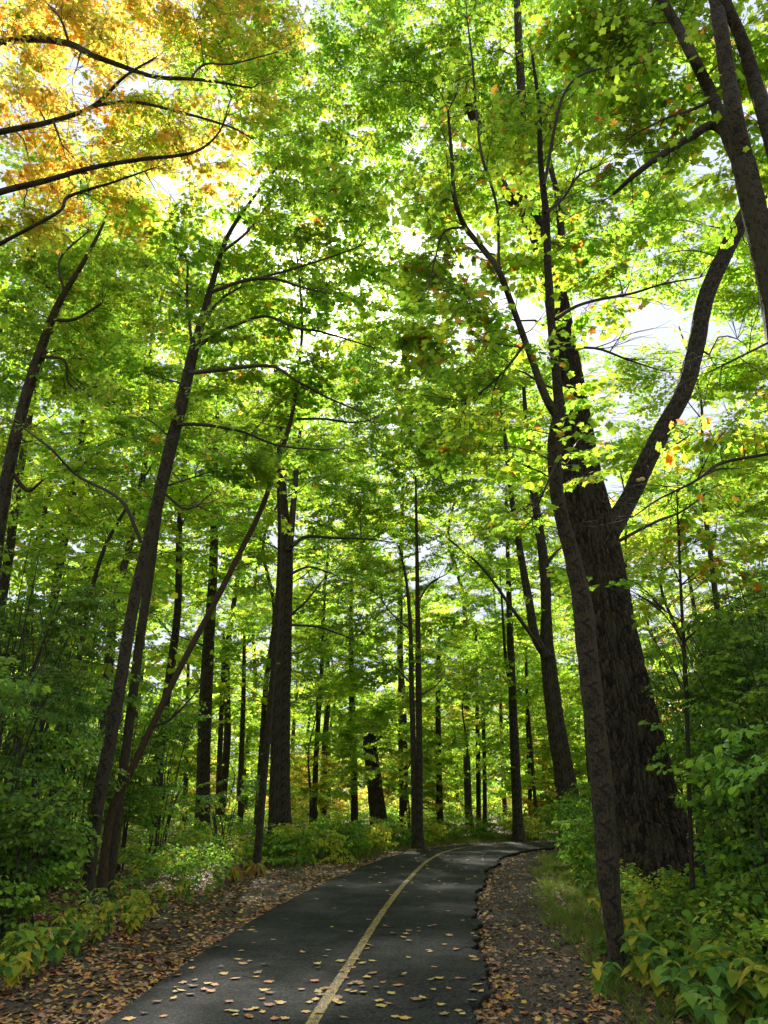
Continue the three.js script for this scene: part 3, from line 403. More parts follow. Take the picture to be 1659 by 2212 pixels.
{ // the two leaning maples at the left verge
  const b = onGround(187, 1968), T = new Tree('leaning_maple_tree', 'mossy maple at the left verge leaning right, limbs reaching over the path', b), d = -b.z;
  T.sighted('trunk', [[187, 1974, 28], [193, 1890, 26], [201, 1816, 26], [220, 1691, 28], [245, 1566, 26], [264, 1450, 25], [290, 1300, 25], [330, 1130, 25], [365, 980, 27], [395, 860, 25], [415, 770, 22], [440, 680, 16], [462, 600, 12], [492, 510, 9], [545, 430, 6], [600, 360, 4]], d, M.smooth, { sides: 40, seg: 0.05, ridge: 0.004, flare: 0.2, tile: 0.35 });
  for (const l of [[[410, 806, 10], [470, 800, 9], [585, 791, 7], [640, 822, 6], [700, 855, 5], [780, 890, 3]], [[424, 748, 9], [500, 706, 8], [570, 683, 7], [640, 708, 6], [690, 716, 5], [805, 750, 3]], [[458, 630, 9], [530, 606, 8], [590, 602, 7], [650, 620, 5], [720, 636, 3]], [[550, 604, 6], [635, 580, 5], [700, 560, 4], [770, 535, 3]], [[414, 740, 7], [404, 650, 6], [403, 560, 5], [365, 525, 3]], [[432, 715, 7], [472, 650, 6], [520, 620, 4]], [[384, 918, 9], [430, 917, 8], [520, 932, 6], [600, 962, 5], [700, 972, 3]], [[305, 1172, 8], [270, 1092, 8], [240, 1065, 7], [165, 1026, 6], [110, 970, 5], [50, 925, 3]], [[480, 545, 7], [535, 500, 6], [580, 440, 4], [610, 400, 3]], [[350, 1060, 7], [400, 1100, 6], [430, 1090, 3]]]) T.sighted('branch', l, d - 0.2 - 0.25 * (l[0][0] % 3), M.twig, { sides: 7, seg: 0.14 });
  T.sightedClumps([[470, 560, 130, 100], [600, 520, 130, 110], [560, 680, 120, 90], [680, 650, 90, 90], [450, 790, 100, 90], [600, 830, 120, 70], [700, 780, 90, 60], [380, 640, 90, 100], [330, 900, 90, 90], [500, 990, 110, 60], [610, 380, 120, 80], [720, 480, 100, 80], [240, 1010, 90, 60], [480, 1010, 80, 50], [140, 960, 90, 50]], d - 0.2, 1.3, 1.6, 'midGreen');
  T.finish();
}
{
  const b = onGround(226, 1938), T = new Tree('slim_maple_tree', 'slimmer straight trunk standing just behind the mossy leaning maple', b), d = -b.z;
  T.sighted('trunk', [[232, 1944, 20], [262, 1700, 20], [280, 1560, 20], [300, 1400, 20], [322, 1250, 19], [345, 1080, 18], [360, 990, 16], [377, 920, 12], [400, 830, 8], [420, 740, 4]], d, M.smooth, { tile: 0.3 });
  T.sightedClumps([[330, 780, 110, 80], [420, 900, 100, 70], [350, 1180, 100, 60], [250, 1200, 90, 60]], d, 1.0, 1.32, 'midLime'); T.finish();
}
{
  const b = onGround(219, 1944), T = new Tree('rust_bark_tree', 'thin crooked tree with reddish peeling bark crossing the other trunks diagonally', b), d = -b.z;
  T.sighted('trunk', [[218, 1950, 24], [228, 1830, 19], [243, 1750, 18], [280, 1670, 16], [330, 1566, 14], [366, 1490, 13], [400, 1422, 13], [470, 1290, 13], [520, 1190, 12], [560, 1110, 11], [600, 1000, 10], [630, 900, 9], [645, 800, 7], [653, 700, 6], [648, 620, 5], [640, 540, 3]], d, M.rust, { tile: 0.3, seg: 0.07, sides: 20 });
  T.sighted('branch', [[640, 905, 6], [700, 905, 5], [760, 912, 4], [800, 908, 3]], d, M.twig); T.sighted('branch', [[330, 1570, 6], [370, 1552, 5], [420, 1500, 3]], d, M.twig);
  T.sightedClumps([[660, 600, 100, 70], [740, 740, 80, 50], [560, 900, 90, 60], [720, 560, 70, 50]], d + 0.5, 0.9, 1.32, 'midGreen'); T.finish();
}
{ // left frame edge
  const d = 14.5, T = new Tree('left_edge_tree', 'dark trunk leaning in at the left frame edge among small leaves', at(-70, 1920, d));
  T.sighted('trunk', [[-75, 1930, 38], [-40, 1500, 34], [-12, 1210, 30], [8, 1080, 27], [30, 960, 25], [58, 850, 23], [90, 750, 20], [125, 660, 15], [178, 570, 10], [218, 495, 6], [240, 440, 3]], d, M.furrow, { sides: 28, seg: 0.1 });
  for (const l of [[[110, 690, 9], [160, 690, 7], [220, 655, 5]], [[85, 770, 8], [140, 780, 6], [150, 830, 5], [230, 870, 3]], [[140, 640, 7], [130, 560, 5], [190, 500, 3]], [[20, 1010, 10], [60, 1060, 8], [90, 1040, 5]]]) T.sighted('branch', l, d, M.twig);
  T.sightedClumps([[60, 560, 110, 80], [190, 560, 110, 80], [90, 690, 120, 80], [230, 700, 90, 80], [50, 810, 100, 80], [190, 830, 110, 70], [40, 950, 80, 70], [240, 920, 90, 60], [290, 520, 90, 80], [60, 1060, 90, 60], [120, 620, 90, 90], [250, 620, 90, 90], [150, 760, 100, 70], [290, 840, 90, 80]], d, 1.5, 1.7, 'midGreen', { scale: 0.8 });
  T.finish();
  const e = onGround(118, 1925), U = new Tree('thin_sapling_tree', 'very thin leaning sapling left of the mossy maple', e), q = -e.z;
  U.sighted('trunk', [[118, 1930, 16], [136, 1651, 14], [165, 1476, 12], [178, 1376, 11], [200, 1266, 10], [225, 1186, 9], [250, 1136, 8], [296, 1060, 5], [330, 1000, 3]], q, M.smooth, { tile: 0.3 });
  U.sightedClumps([[300, 1080, 90, 60], [200, 1150, 90, 50], [120, 1250, 90, 60], [230, 1300, 80, 50]], q, 0.9, 0.8, 'midGreen'); U.finish();
}
{ // yellow tree beyond the left frame edge; its boughs reach in
  const d = 11, T = new Tree('yellow_maple_tree', 'golden autumn maple reaching dark boughs in at the upper left', at(-520, 1990, d));
  T.sighted('trunk', [[-520, 2000, 80], [-500, 1500, 66], [-470, 1000, 58], [-430, 700, 50], [-390, 450, 42], [-360, 200, 34], [-330, -50, 26], [-310, -260, 16]], d, M.furrow, { sides: 40, seg: 0.12, ridge: 0.012, flare: 0.3 });
  for (const l of [[[-360, 180, 30], [-150, 112, 22], [0, 92, 15], [70, 84, 15], [150, 95, 14], [200, 120, 12], [250, 138, 11], [330, 165, 9], [430, 172, 7], [545, 190, 4]], [[-390, 420, 28], [-150, 320, 18], [0, 285, 13], [100, 265, 11], [200, 230, 9], [270, 165, 6], [335, 125, 4]], [[-410, 580, 28], [-150, 470, 20], [0, 415, 14], [100, 390, 12], [200, 362, 10], [300, 345, 9], [420, 328, 6], [470, 290, 4], [490, 250, 3]], [[-435, 780, 20], [-150, 620, 14], [0, 527, 9], [60, 495, 8], [130, 455, 7], [148, 425, 7], [240, 395, 5], [335, 362, 3]]]) T.sighted('limb', l, d, M.furrow, { seg: 0.1, sides: 14 });
  for (const l of [[[205, 228, 8], [280, 220, 7], [400, 245, 6], [500, 275, 4], [545, 300, 3]], [[150, 97, 6], [135, 50, 5], [95, 0, 3]], [[410, 172, 5], [440, 140, 5], [500, 138, 4], [590, 115, 3]], [[115, 262, 6], [135, 315, 3]]]) T.sighted('branch', l, d, M.twig);
  const Y = 'midYellow', X = 'midMixed';
  T.sightedClumps([[90, 40, 170, 80, Y], [300, 30, 170, 70, Y], [40, 170, 110, 80, Y], [130, 330, 150, 80, Y], [330, 270, 130, 90, X], [460, 90, 130, 80, X], [40, 440, 120, 60, X], [250, 420, 130, 60, X], [420, 330, 100, 70, Y], [220, 180, 110, 70, Y], [540, 190, 90, 80, 'midLime'], [380, 160, 110, 60, 'midLime'], [500, 240, 100, 60, X], [250, 300, 110, 60, X], [480, 40, 90, 60, X], [150, -60, 250, 70, Y], [450, -50, 160, 70, Y], [560, 60, 90, 80, X], [100, 240, 120, 60, Y], [330, 450, 90, 50, 'midGreen']], d, 1.3, 1.25, Y);
  T.finish();
}
{
  const b = onGround(437, 1812), T = new Tree('straight_dark_tree', 'straight dark tree standing back between the diagonal trunk and the big one', b), d = -b.z;
  T.sighted('trunk', [[437, 1818, 34], [438, 1720, 30], [441, 1600, 29], [450, 1400, 26], [460, 1250, 19], [463, 1100, 16], [466, 1000, 12], [470, 880, 8], [480, 760, 5]], d, M.furrow, { flare: 0.3 });
  T.sightedClumps([[400, 1050, 110, 80], [480, 1120, 100, 70], [300, 1120, 110, 70], [420, 1240, 110, 60], [500, 1330, 90, 60], [330, 1300, 100, 60], [250, 1220, 90, 70], [470, 940, 100, 70], [380, 1420, 90, 50]], d - 1, 2.6, 1.65, 'midLime'); T.finish();
}
{
  const b = onGround(553, 1886), T = new Tree('thin_verge_tree', 'thin tree leaning right at the verge, left of the thick straight trunk', b), d = -b.z;
  T.sighted('trunk', [[552, 1890, 19], [560, 1800, 17], [568, 1700, 16], [579, 1580, 15], [590, 1450, 13], [600, 1300, 11], [604, 1150, 8], [600, 1020, 5], [604, 920, 3]], d, M.smooth, { tile: 0.3, flare: 0.25 });
  T.sightedClumps([[540, 1110, 70, 60], [680, 1060, 70, 50], [540, 1240, 60, 50], [640, 940, 90, 60], [530, 1420, 60, 40]], d, 1.2, 1.32, 'midGreen'); T.finish();
}
{
  const b = onGround(605, 1834), T = new Tree('thick_maple_tree', 'thick straight ridged trunk at the left verge of the bend', b), d = -b.z;
  T.sighted('trunk', [[606, 1838, 62], [605, 1790, 47], [604, 1700, 43], [606, 1580, 40], [609, 1450, 38], [613, 1300, 36], [616, 1200, 32], [612, 1120, 23], [606, 1010, 17], [600, 900, 13], [596, 800, 9], [590, 700, 5]], d, M.furrow, { sides: 72, seg: 0.1, ridge: 0.018, flare: 0.3 });
  T.sighted('limb', [[624, 1190, 18], [632, 1110, 14], [641, 1010, 10], [650, 910, 6], [655, 800, 3]], d - 0.2, M.furrow);
  for (const l of [[[630, 1180, 9], [660, 1160, 8], [720, 1162, 6], [800, 1165, 4], [875, 1176, 2]], [[628, 1240, 7], [665, 1225, 5], [720, 1240, 3]], [[626, 1330, 7], [660, 1300, 5], [700, 1250, 3]], [[630, 1350, 6], [690, 1355, 5], [760, 1380, 3]]]) T.sighted('branch', l, d - 0.4, M.twig);
  T.sightedClumps([[620, 960, 110, 70], [720, 1030, 110, 70], [770, 1120, 110, 55], [690, 1180, 100, 40], [780, 1230, 100, 45], [690, 1290, 100, 40], [740, 1370, 110, 40], [540, 1180, 80, 60], [700, 1460, 100, 35], [580, 880, 100, 60], [820, 1040, 90, 60], [790, 1450, 90, 40], [650, 1400, 60, 35]], d + 0.4, 2.4, 1.65, 'midGreen'); T.finish();
}
{ // broken snag
  const b = onGround(817, 1808), T = new Tree('broken_snag', 'broken-off dead trunk with a flat torn top, left of the twin stems', b, undefined, 'dead tree'), d = -b.z;
  T.sighted('trunk', [[824, 1814, 44], [818, 1775, 36], [812, 1720, 32], [804, 1650, 30], [798, 1600, 28], [797, 1588, 27]], d, M.furrow, { sides: 60, seg: 0.08, ridge: 0.02, flare: 0.2, cap: true });
  const top = at(797, 1588, d).sub(T.base), rng = RNG(5);
  for (let k = 0; k < 14; k++) { const a = k / 14 * 6.28, r = 0.22, g = new THREE.ConeGeometry(0.05 + 0.03 * rng(), rng.r(0.1, 0.38), 4); g.translate(top.x + Math.cos(a) * r, top.y + 0.05, top.z + Math.sin(a) * r); part('splinter', g, M.wood, T.root); }
  T.sighted('branch', [[812, 1602, 5], [830, 1585, 4], [850, 1575, 3], [868, 1572, 2]], d - 0.2, M.twig);
}
{ // twin stems at the bend
  const b = onGround(903, 1833), T = new Tree('twin_stem_tree', 'twin dark slender stems rising side by side at the outer bend', b), d = -b.z;
  T.sighted('trunk', [[907, 1836, 24], [906, 1790, 16], [906, 1640, 14], [904, 1460, 13], [902, 1300, 10], [900, 1160, 7], [898, 1030, 4]], d, M.furrow, { flare: 0.2 });
  T.sighted('trunk', [[897, 1832, 16], [895, 1780, 13], [893, 1640, 12], [889, 1480, 11], [886, 1350, 9], [877, 1250, 6], [862, 1180, 4]], d + 0.05, M.furrow);
  for (const l of [[[903, 1300, 5], [930, 1260, 4], [965, 1240, 2]], [[890, 1480, 4], [850, 1440, 3], [810, 1430, 2]], [[886, 1360, 5], [850, 1330, 3], [820, 1290, 2]]]) T.sighted('branch', l, d, M.twig);
  T.sightedClumps([[850, 950, 110, 70], [930, 1040, 110, 70], [860, 1130, 110, 60], [960, 1190, 100, 60], [890, 1270, 110, 50], [830, 1350, 100, 45], [960, 1360, 100, 50], [1000, 1460, 100, 45], [880, 1430, 90, 35], [840, 860, 100, 60], [930, 920, 90, 70], [820, 760, 80, 70], [760, 860, 80, 60]], d, 2.2, 1.65, 'midGreen'); T.finish();
}
{
  const b = onGround(1120, 1816), T = new Tree('bend_tree', 'single straight dark trunk behind the far curve of the path', b), d = -b.z;
  T.sighted('trunk', [[1122, 1819, 28], [1118, 1760, 22], [1113, 1650, 21], [1107, 1500, 17], [1101, 1340, 14], [1097, 1200, 9], [1093, 1050, 5]], d, M.furrow, { flare: 0.3 });
  T.sighted('limb', [[1106, 1500, 8], [1092, 1420, 7], [1086, 1330, 5], [1080, 1240, 3]], d, M.furrow);
  T.sightedClumps([[1060, 1280, 100, 60], [1120, 1360, 80, 50], [1040, 1420, 90, 45], [1130, 1180, 80, 70], [1080, 1090, 90, 70], [1050, 1510, 80, 35], [1150, 1480, 60, 40]], d, 2.2, 1.57, 'midLime'); T.finish();
}
// ------------------------------------------------------------------ slim trees seen between the big ones
for (const [label, base, pts, cl] of [
  ['slim trunk right of the thick straight tree, bending left', [678, 1800], [[678, 1806, 13], [682, 1650, 12], [690, 1520, 10], [696, 1420, 8], [702, 1280, 4]], [[700, 1330, 80, 60], [660, 1440, 70, 50], [740, 1480, 70, 40]]],
  ['pale slim trunk just left of the broken snag', [764, 1800], [[766, 1806, 17], [764, 1650, 15], [760, 1500, 13], [758, 1350, 9], [760, 1200, 5]], [[770, 1250, 90, 60], [750, 1400, 80, 50]]],
  ['slim trunk just right of the broken snag', [868, 1802], [[869, 1806, 11], [866, 1650, 10], [863, 1530, 9], [866, 1400, 6], [868, 1280, 4]], [[870, 1330, 90, 50], [885, 1500, 50, 40]]],
  ['short dark trunk right of the twin stems', [950, 1803], [[951, 1807, 17], [950, 1740, 14], [948, 1660, 13], [946, 1520, 11], [948, 1380, 7]], [[950, 1420, 90, 60], [960, 1560, 100, 50, 'midMixed'], [920, 1620, 70, 40, 'midLime']]],
  ['left of two slim poles between the twin stems and the bend', [1033, 1800], [[1034, 1805, 11], [1033, 1650, 10], [1030, 1500, 8], [1028, 1350, 5]], [[1030, 1380, 80, 60], [1000, 1580, 80, 50, 'midLime']]],
  ['right of two slim poles between the twin stems and the bend', [1048, 1801], [[1047, 1806, 10], [1047, 1690, 9], [1044, 1560, 8], [1040, 1400, 5]], [[1060, 1440, 80, 50], [1070, 1600, 70, 40, 'midLime']]],
  ['slim pole just right of the single straight trunk at the curve', [1146, 1804], [[1147, 1808, 10], [1144, 1680, 9], [1139, 1550, 8], [1136, 1400, 5]], [[1140, 1430, 70, 50], [1150, 1600, 60, 50, 'midLime']]],
  ['thin leaning pole behind the far end of the path', [1160, 1808], [[1161, 1812, 8], [1155, 1720, 8], [1148, 1620, 7], [1140, 1520, 5]], [[1150, 1530, 60, 50, 'midLime']]],
  ['slim leaning trunk just left of the forked tree base', [1213, 1807], [[1214, 1811, 12], [1206, 1720, 10], [1196, 1620, 9], [1188, 1540, 7], [1180, 1440, 4]], [[1220, 1480, 70, 60], [1190, 1600, 50, 40, 'midMixed']]],
  ['slim trunk between the forked tree and the slender maple', [1288, 1830], [[1288, 1836, 19], [1282, 1740, 18], [1274, 1640, 16], [1266, 1520, 13], [1262, 1400, 8], [1264, 1280, 4]], [[1240, 1330, 60, 60], [1260, 1450, 50, 50]]],
  ['slim trunk behind the diagonal trunk, left of the straight dark tree', [400, 1800], [[398, 1806, 11], [402, 1650, 10], [405, 1520, 8], [408, 1380, 5]], [[400, 1400, 80, 60], [380, 1520, 80, 50]]],
  ['slim pole just right of the straight dark tree', [470, 1800], [[470, 1806, 13], [474, 1650, 12], [480, 1500, 10], [484, 1360, 6]], [[490, 1420, 80, 60], [500, 1540, 70, 50]]],
  ['slim grey pole left of the thin verge tree', [520, 1802], [[519, 1807, 13], [521, 1650, 12], [526, 1500, 10], [528, 1360, 6]], [[520, 1500, 70, 50, 'midLime'], [540, 1340, 70, 50]]],
  ['dark trunk at the far left, half hidden by shrubs', [30, 1840], [[26, 1846, 22], [38, 1600, 20], [52, 1400, 17], [80, 1180, 12], [110, 1050, 7]], [[60, 1180, 110, 70], [120, 1080, 90, 60], [50, 1330, 90, 60]]],
]) {
  const b = onGround(...base), T = new Tree('slim_tree', label, b, 'slim trees between the large ones'), d = -b.z;
  T.sighted('trunk', pts, d, M.furrow, { flare: 0.15 }); T.sightedClumps(cl, d, 2, 1.3, 'midGreen', { branches: 3 }); T.finish();
}
// ------------------------------------------------------------------ woods behind: tall trees and saplings, each its own object
function tallProto(seed, set, h, r, low) {
  const T = new Tree('background_tree', '', new V3(0, 0, 0)), rng = T.rng = RNG(seed), pts = [];
  for (let k = 0; k <= 6; k++) pts.push({ p: new V3(rng.s() * 0.25 * k / 3, h * k / 6, rng.s() * 0.25 * k / 3), r: r * (1 - 0.85 * k / 6) }); pts[0].p.set(0, -0.05, 0);
  T.limb('trunk', pts, M.furrow, { flare: 0.25, sides: 12, seg: 0.4 });
  for (let k = 0; k < 22; k++) {
    const y = lerp(low, h * 1.02, Math.pow(rng(), 0.85)), w = (1.2 + 2.2 * Math.sin(Math.PI * clamp((y - low) / (h - low), 0.08, 1) * 0.9)), a = rng() * 6.28, c = new V3(Math.cos(a) * w * rng.r(0.4, 1), y, Math.sin(a) * w * rng.r(0.4, 1));
    T.clump(c, 1.5, 0.6, 1.5, 8, set, { free: true }); if (k < 14) T.toward(c, M.twig);
  }
  T.finish(); T.root.userData.baseName = 'background_tree'; T.root.userData.category = 'tree'; return T.root;
}
function saplingProto(seed, set, h, n) {
  const T = new Tree('sapling', '', new V3(0, 0, 0)), rng = T.rng = RNG(seed), pts = [];
  for (let k = 0; k <= 5; k++) pts.push({ p: new V3(rng.s() * 0.12 * k, h * k / 5, rng.s() * 0.12 * k), r: 0.035 * (1 - 0.85 * k / 5) * h / 5 }); pts[0].p.set(0, -0.05, 0);
  T.limb('trunk', pts, M.smooth, { sides: 7, seg: 0.3, tile: 0.3 });
  for (let k = 0; k < n; k++) { const y = h * rng.r(0.18, 1), w = 0.25 * h * (1.05 - 0.6 * y / h), a = rng() * 6.28, c = new V3(Math.cos(a) * w, y, Math.sin(a) * w); T.clump(c, 0.7, 0.22, 0.7, 5, set, { free: true }); if (k < 9) T.toward(c, M.twig, 'branch', 0.7); }
  T.finish(); T.root.userData.baseName = 'sapling'; T.root.userData.category = 'sapling'; return T.root;
}
const TALL = [tallProto(11, 'farGreen', 19, 0.2, 5), tallProto(12, 'farLime', 21, 0.17, 6), tallProto(13, 'farGreen', 17, 0.14, 4), tallProto(14, 'farLime', 15, 0.13, 3.5), tallProto(15, 'farOrange', 16, 0.14, 4)];
const SAP = [saplingProto(21, 'midLime', 5, 20), saplingProto(22, 'midGreen', 4.2, 18), saplingProto(23, 'midMixed', 3.6, 16), saplingProto(24, 'midLime', 6.5, 24), saplingProto(25, 'midYellow', 3.4, 12)];
const placed = [];
const farEnough = (x, z, r) => placed.every(([a, b, q]) => (a - x) ** 2 + (b - z) ** 2 > (r + q) ** 2 / 2);
{
  const rng = RNG(4242), used = new Set();
  const kindT = ['dark green', 'bright yellow-green', 'slim green', 'slim yellow-green', 'orange-tinted'], kindS = ['tall yellow-green', 'deep green', 'yellowing', 'tallest yellow-green', 'golden'];
  const put = (protos, k, x, z, sc, label, group) => { if (used.has(protos[k])) copyThing(protos[k], new V3(x, floorY(x, z), z), rng() * 6.28, sc, label, group); else { used.add(protos[k]); const o = protos[k]; o.position.set(x, floorY(x, z), z); o.scale.setScalar(sc); o.userData.label = label; o.userData.group = group; } };
  for (const [px, d, k, s] of [[60, 25, 1, 1.15], [210, 22, 3, 1.3], [340, 28, 1, 1.1], [480, 36, 1, 1.1], [110, 33, 3, 1.3], [-70, 20, 1, 1], [1500, 25, 3, 0.8], [1610, 20, 1, 0.7], [1400, 30, 1, 0.75], [700, 40, 3, 1.4], [870, 38, 1, 1.2], [1010, 40, 3, 1.5], [560, 33, 3, 1.2], [-180, 26, 1, 1.1], [1560, 34, 1, 0.85], [270, 38, 0, 1.2]]) { const p = at(px, 1700, d); placed.push([p.x, p.z, 2]); put(TALL, k, p.x, p.z, s, `tall ${kindT[k]} background tree ${whereIs(p.x, p.z)}`, 'background trees in the woods'); }
  let n = 0;
  for (let tries = 0; tries < 6000 && n < 42; tries++) {
    const z = -rng.r(25, 85), x = rng.s() * (Math.abs(z) * 0.56 + 6), tp = toPath(x, z); if (Math.abs(tp.side) < 3.2 && tp.s < pathLen - 1 || !farEnough(x, z, 2.4)) continue; const sx = 829.5 + FPX * x / (-z * CP); if (sx > 770 && sx < 850 && z > -75) continue;
    if (tp.side > 0 && z > -30 && x > 4) continue;
    const k = rng() < 0.08 && z < -44 ? 4 : rng.pick([0, 1, 1, 2, 3, 3]); placed.push([x, z, 2.4]); put(TALL, k, x, z, rng.r(0.85, 1.2), `${kindT[k]} background tree ${whereIs(x, z)}`, 'background trees in the woods'); n++;
  }
  for (const [x, z, k, s] of [[-5.5, 4, 0, 1], [4.8, 5, 1, 1], [-9, 11, 2, 1.1], [8.5, 10, 3, 1.2], [-3.5, 14, 1, 1], [3.8, 16, 0, 1.05], [-11, 1, 3, 1.2], [11, 1, 0, 1], [-14, 18, 0, 1], [13, 19, 1, 1.1], [0.5, 24, 2, 1.2], [-16, -4, 1, 1], [15.5, -5, 2, 1.1]]) put(TALL, k, x, z, s, 'canopy tree beside or behind the standpoint, shading the path', 'trees shading the standpoint');
  n = 0;
  for (let tries = 0; tries < 6000 && n < 84; tries++) {
    const z = -rng.r(19, 60), x = rng.s() * (Math.abs(z) * 0.54 + 3), tp = toPath(x, z); if (tp.side > -2.9 && tp.side < 4.2 && tp.s < pathLen - 1 || !farEnough(x, z, 0.9)) continue;
    if (z > -26 && Math.abs(tp.side) < 5) continue;
    const k = rng() < 0.08 ? 4 : rng.pick([0, 0, 1, 2, 3, 3]); placed.push([x, z, 0.9]); put(SAP, k, x, z, rng.r(0.75, 1.35), `${kindS[k]} maple sapling ${whereIs(x, z)}`, 'maple saplings in the understory'); n++;
  }
}
for (const p of [...TALL, ...SAP]) if (!p.userData.label) scene.remove(p);
{ // far-off wood that closes the view
  const rng = RNG(808); ['farGreen', 'farLime', 'farGreen'].forEach((set, k) => { const n = 1500, im = new THREE.InstancedMesh(SPRAY[set][k], M.leaf, n), o = new THREE.Object3D(), c = new THREE.Color(); im.name = numbered('distant_wood'); im.castShadow = im.receiveShadow = true; for (let i = 0; i < n; i++) { const a = rng.r(-0.75, 0.75), r = rng.r(88, 112); o.position.set(Math.sin(a) * r, 0.4 + 14 * Math.pow(rng(), 1.3), -Math.cos(a) * r); o.rotation.set(rng.s() * 0.5, rng() * 6.28, rng.s() * 0.5, 'YXZ'); o.scale.setScalar(rng.r(1.6, 2.8)); o.updateMatrix(); im.setMatrixAt(i, o.matrix); im.setColorAt(i, c.setScalar(rng.r(0.8, 1.2))); } scene.add(tag(im, ['mid green', 'yellow-green', 'deep green'][k] + ' foliage of the distant wood behind all trees', 'woods', undefined, 'stuff')); });
}
{ // the maple sapling with orange leaves beside the big trunk
  const d = 10.2, T = new Tree('orange_tinged_sapling', 'young maple with orange-tinged leaves beside the massive trunk, right side', at(1500, 2010, d), undefined, 'sapling');
  T.sighted('trunk', [[1500, 2020, 12], [1490, 1750, 10], [1482, 1480, 9], [1472, 1300, 7], [1466, 1160, 5], [1462, 1060, 3]], d, M.smooth, { tile: 0.3 });
  T.sightedClumps([[1440, 1190, 90, 40, 'nearOrange'], [1550, 1230, 110, 50, 'nearOrange'], [1400, 1275, 80, 30, 'nearGreen'], [1600, 1170, 70, 40, 'nearGreen'], [1480, 1120, 80, 40], [1330, 1255, 70, 18], [1560, 1320, 90, 40]], d - 0.4, 0.6, 0.9, 'nearGreen', { branches: 3 });
  T.sightedClumps([[1285, 1252, 60, 14]], d - 1.2, 0.3, 0.9, 'nearGreen', { branches: 2 }); T.finish();
}
// ------------------------------------------------------------------ shrubs
function shrub(name, label, group, base, h, spread, stems, count, set, mat, seed) {
  const T = new Tree(name, label, base, group, 'shrub'), rng = T.rng = RNG(seed);
  for (let k = 0; k < stems; k++) {
    const a = rng() * 6.28, l = h * rng.r(0.75, 1.05), w = spread * rng.r(0.2, 0.9), pts = [];
    for (let i = 0; i <= 4; i++) { const s = i / 4; pts.push({ p: new V3(base.x + Math.cos(a) * (0.15 + w * s * s) + rng.s() * 0.06, l * s - (i ? 0 : 0.05), base.z + Math.sin(a) * (0.15 + w * s * s) + rng.s() * 0.06), r: lerp(0.017, 0.005, s) * (0.6 + h / 7) }); }
    T.limb('stem', pts, M.twig, { sides: 5, seg: 0.3 });
  }
  const blobs = Math.round(count / 14);
  for (let k = 0; k < blobs; k++) { const y = h * lerp(0.16, 1, Math.pow(rng(), 0.8)), a = rng() * 6.28, w = spread * (0.35 + 0.65 * Math.sqrt(y / h)) * rng(), c = new V3(base.x + Math.cos(a) * w, y, base.z + Math.sin(a) * w); T.clump(c, 0.6, 0.5, 0.6, 14, set === 'shrub' && k % 3 === 0 ? 'bush' : set, { droop: 0.15, free: true }); if (k % 2 === 0) T.toward(c, M.twig, 'branch', 0.6); }
  return T.finish(mat, 'foliage');
}
{
  const G1 = 'dark shrub thicket on the left', G2 = 'dark shrub thicket on the right', rng = RNG(9);
  [[-30, 0, 11.2, 3.4], [40, 0, 11.6, 2.2], [95, 0, 13.6, 4.6], [-60, 0, 13, 5.4], [30, 0, 16, 5.8], [150, 0, 17, 4.6], [340, 0, 20, 3.4], [255, 0, 18, 3.6], [70, 0, 10.4, 1.1], [10, 0, 9.4, 1.4], [480, 0, 22, 1.8], [-120, 0, 9.5, 3.4], [-30, 0, 21, 6]].forEach(([px, , d, h], i) => {
    const p = at(px, 1800, d).setY(0);
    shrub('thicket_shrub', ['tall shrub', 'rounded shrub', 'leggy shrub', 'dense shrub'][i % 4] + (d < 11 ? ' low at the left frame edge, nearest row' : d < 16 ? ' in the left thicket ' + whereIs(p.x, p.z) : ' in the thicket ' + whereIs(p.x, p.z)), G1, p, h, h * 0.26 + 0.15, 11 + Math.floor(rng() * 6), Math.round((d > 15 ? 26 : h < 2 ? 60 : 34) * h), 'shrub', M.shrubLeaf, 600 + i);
  });
  [[1640, 10.4, 2.2], [1710, 9.4, 3.4], [1760, 10, 4.2], [1660, 11.4, 4.4], [1720, 13.5, 5], [1570, 15.6, 4.8], [1610, 18, 5.4], [1700, 8, 1.8], [1500, 18.5, 4.2], [1430, 21, 4.6], [1660, 20, 6], [1560, 24, 6.5]].forEach(([px, d, h], i) => {
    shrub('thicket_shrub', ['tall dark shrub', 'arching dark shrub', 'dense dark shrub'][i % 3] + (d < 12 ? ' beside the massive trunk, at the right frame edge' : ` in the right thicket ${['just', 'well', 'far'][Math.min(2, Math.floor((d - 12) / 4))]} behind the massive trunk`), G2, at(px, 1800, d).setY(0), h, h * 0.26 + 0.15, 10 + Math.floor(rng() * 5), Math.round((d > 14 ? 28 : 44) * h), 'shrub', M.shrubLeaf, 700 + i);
  });
  // low bushes along the verge of the bend
  const verge = []; for (let s = 0.26; s < 0.75; s += 0.0165) { const i = Math.round(s * PN), p = pathPts[i], t = pathTan[i], o = -rng.r(2.5, 3.6); if (p.z > -18) continue; verge.push([p.x - t.z * o, p.z + t.x * o]); }
  verge.forEach(([x, z], i) => shrub('verge_bush', `${i % 3 === 1 ? 'yellowing' : 'low green'} verge bush ${whereIs(x, z)}`, 'low bushes along the verge', new V3(x, floorY(x, z), z), rng.r(0.3, 0.8), 0.5, 5, 42, i % 3 === 1 ? 'bushYellow' : 'bush', M.leaf, 800 + i));
  for (const [px, d, h] of [[1260, 19, 1.4], [1285, 16, 1.1], [1235, 22.5, 1.2], [1300, 24, 1.7], [1340, 18, 1.3]]) { const p = at(px, 1800, d).setY(0); shrub('verge_bush', `${h > 1.35 ? 'tall' : h > 1.15 ? 'medium' : 'low'} leafy bush ${d < 20 ? 'near the slender maple' : 'near the forked tree'}, between the two trunks`, 'low bushes along the verge', p, h, 0.45, 5, 56, 'bush', M.leaf, 900 + px); }
}
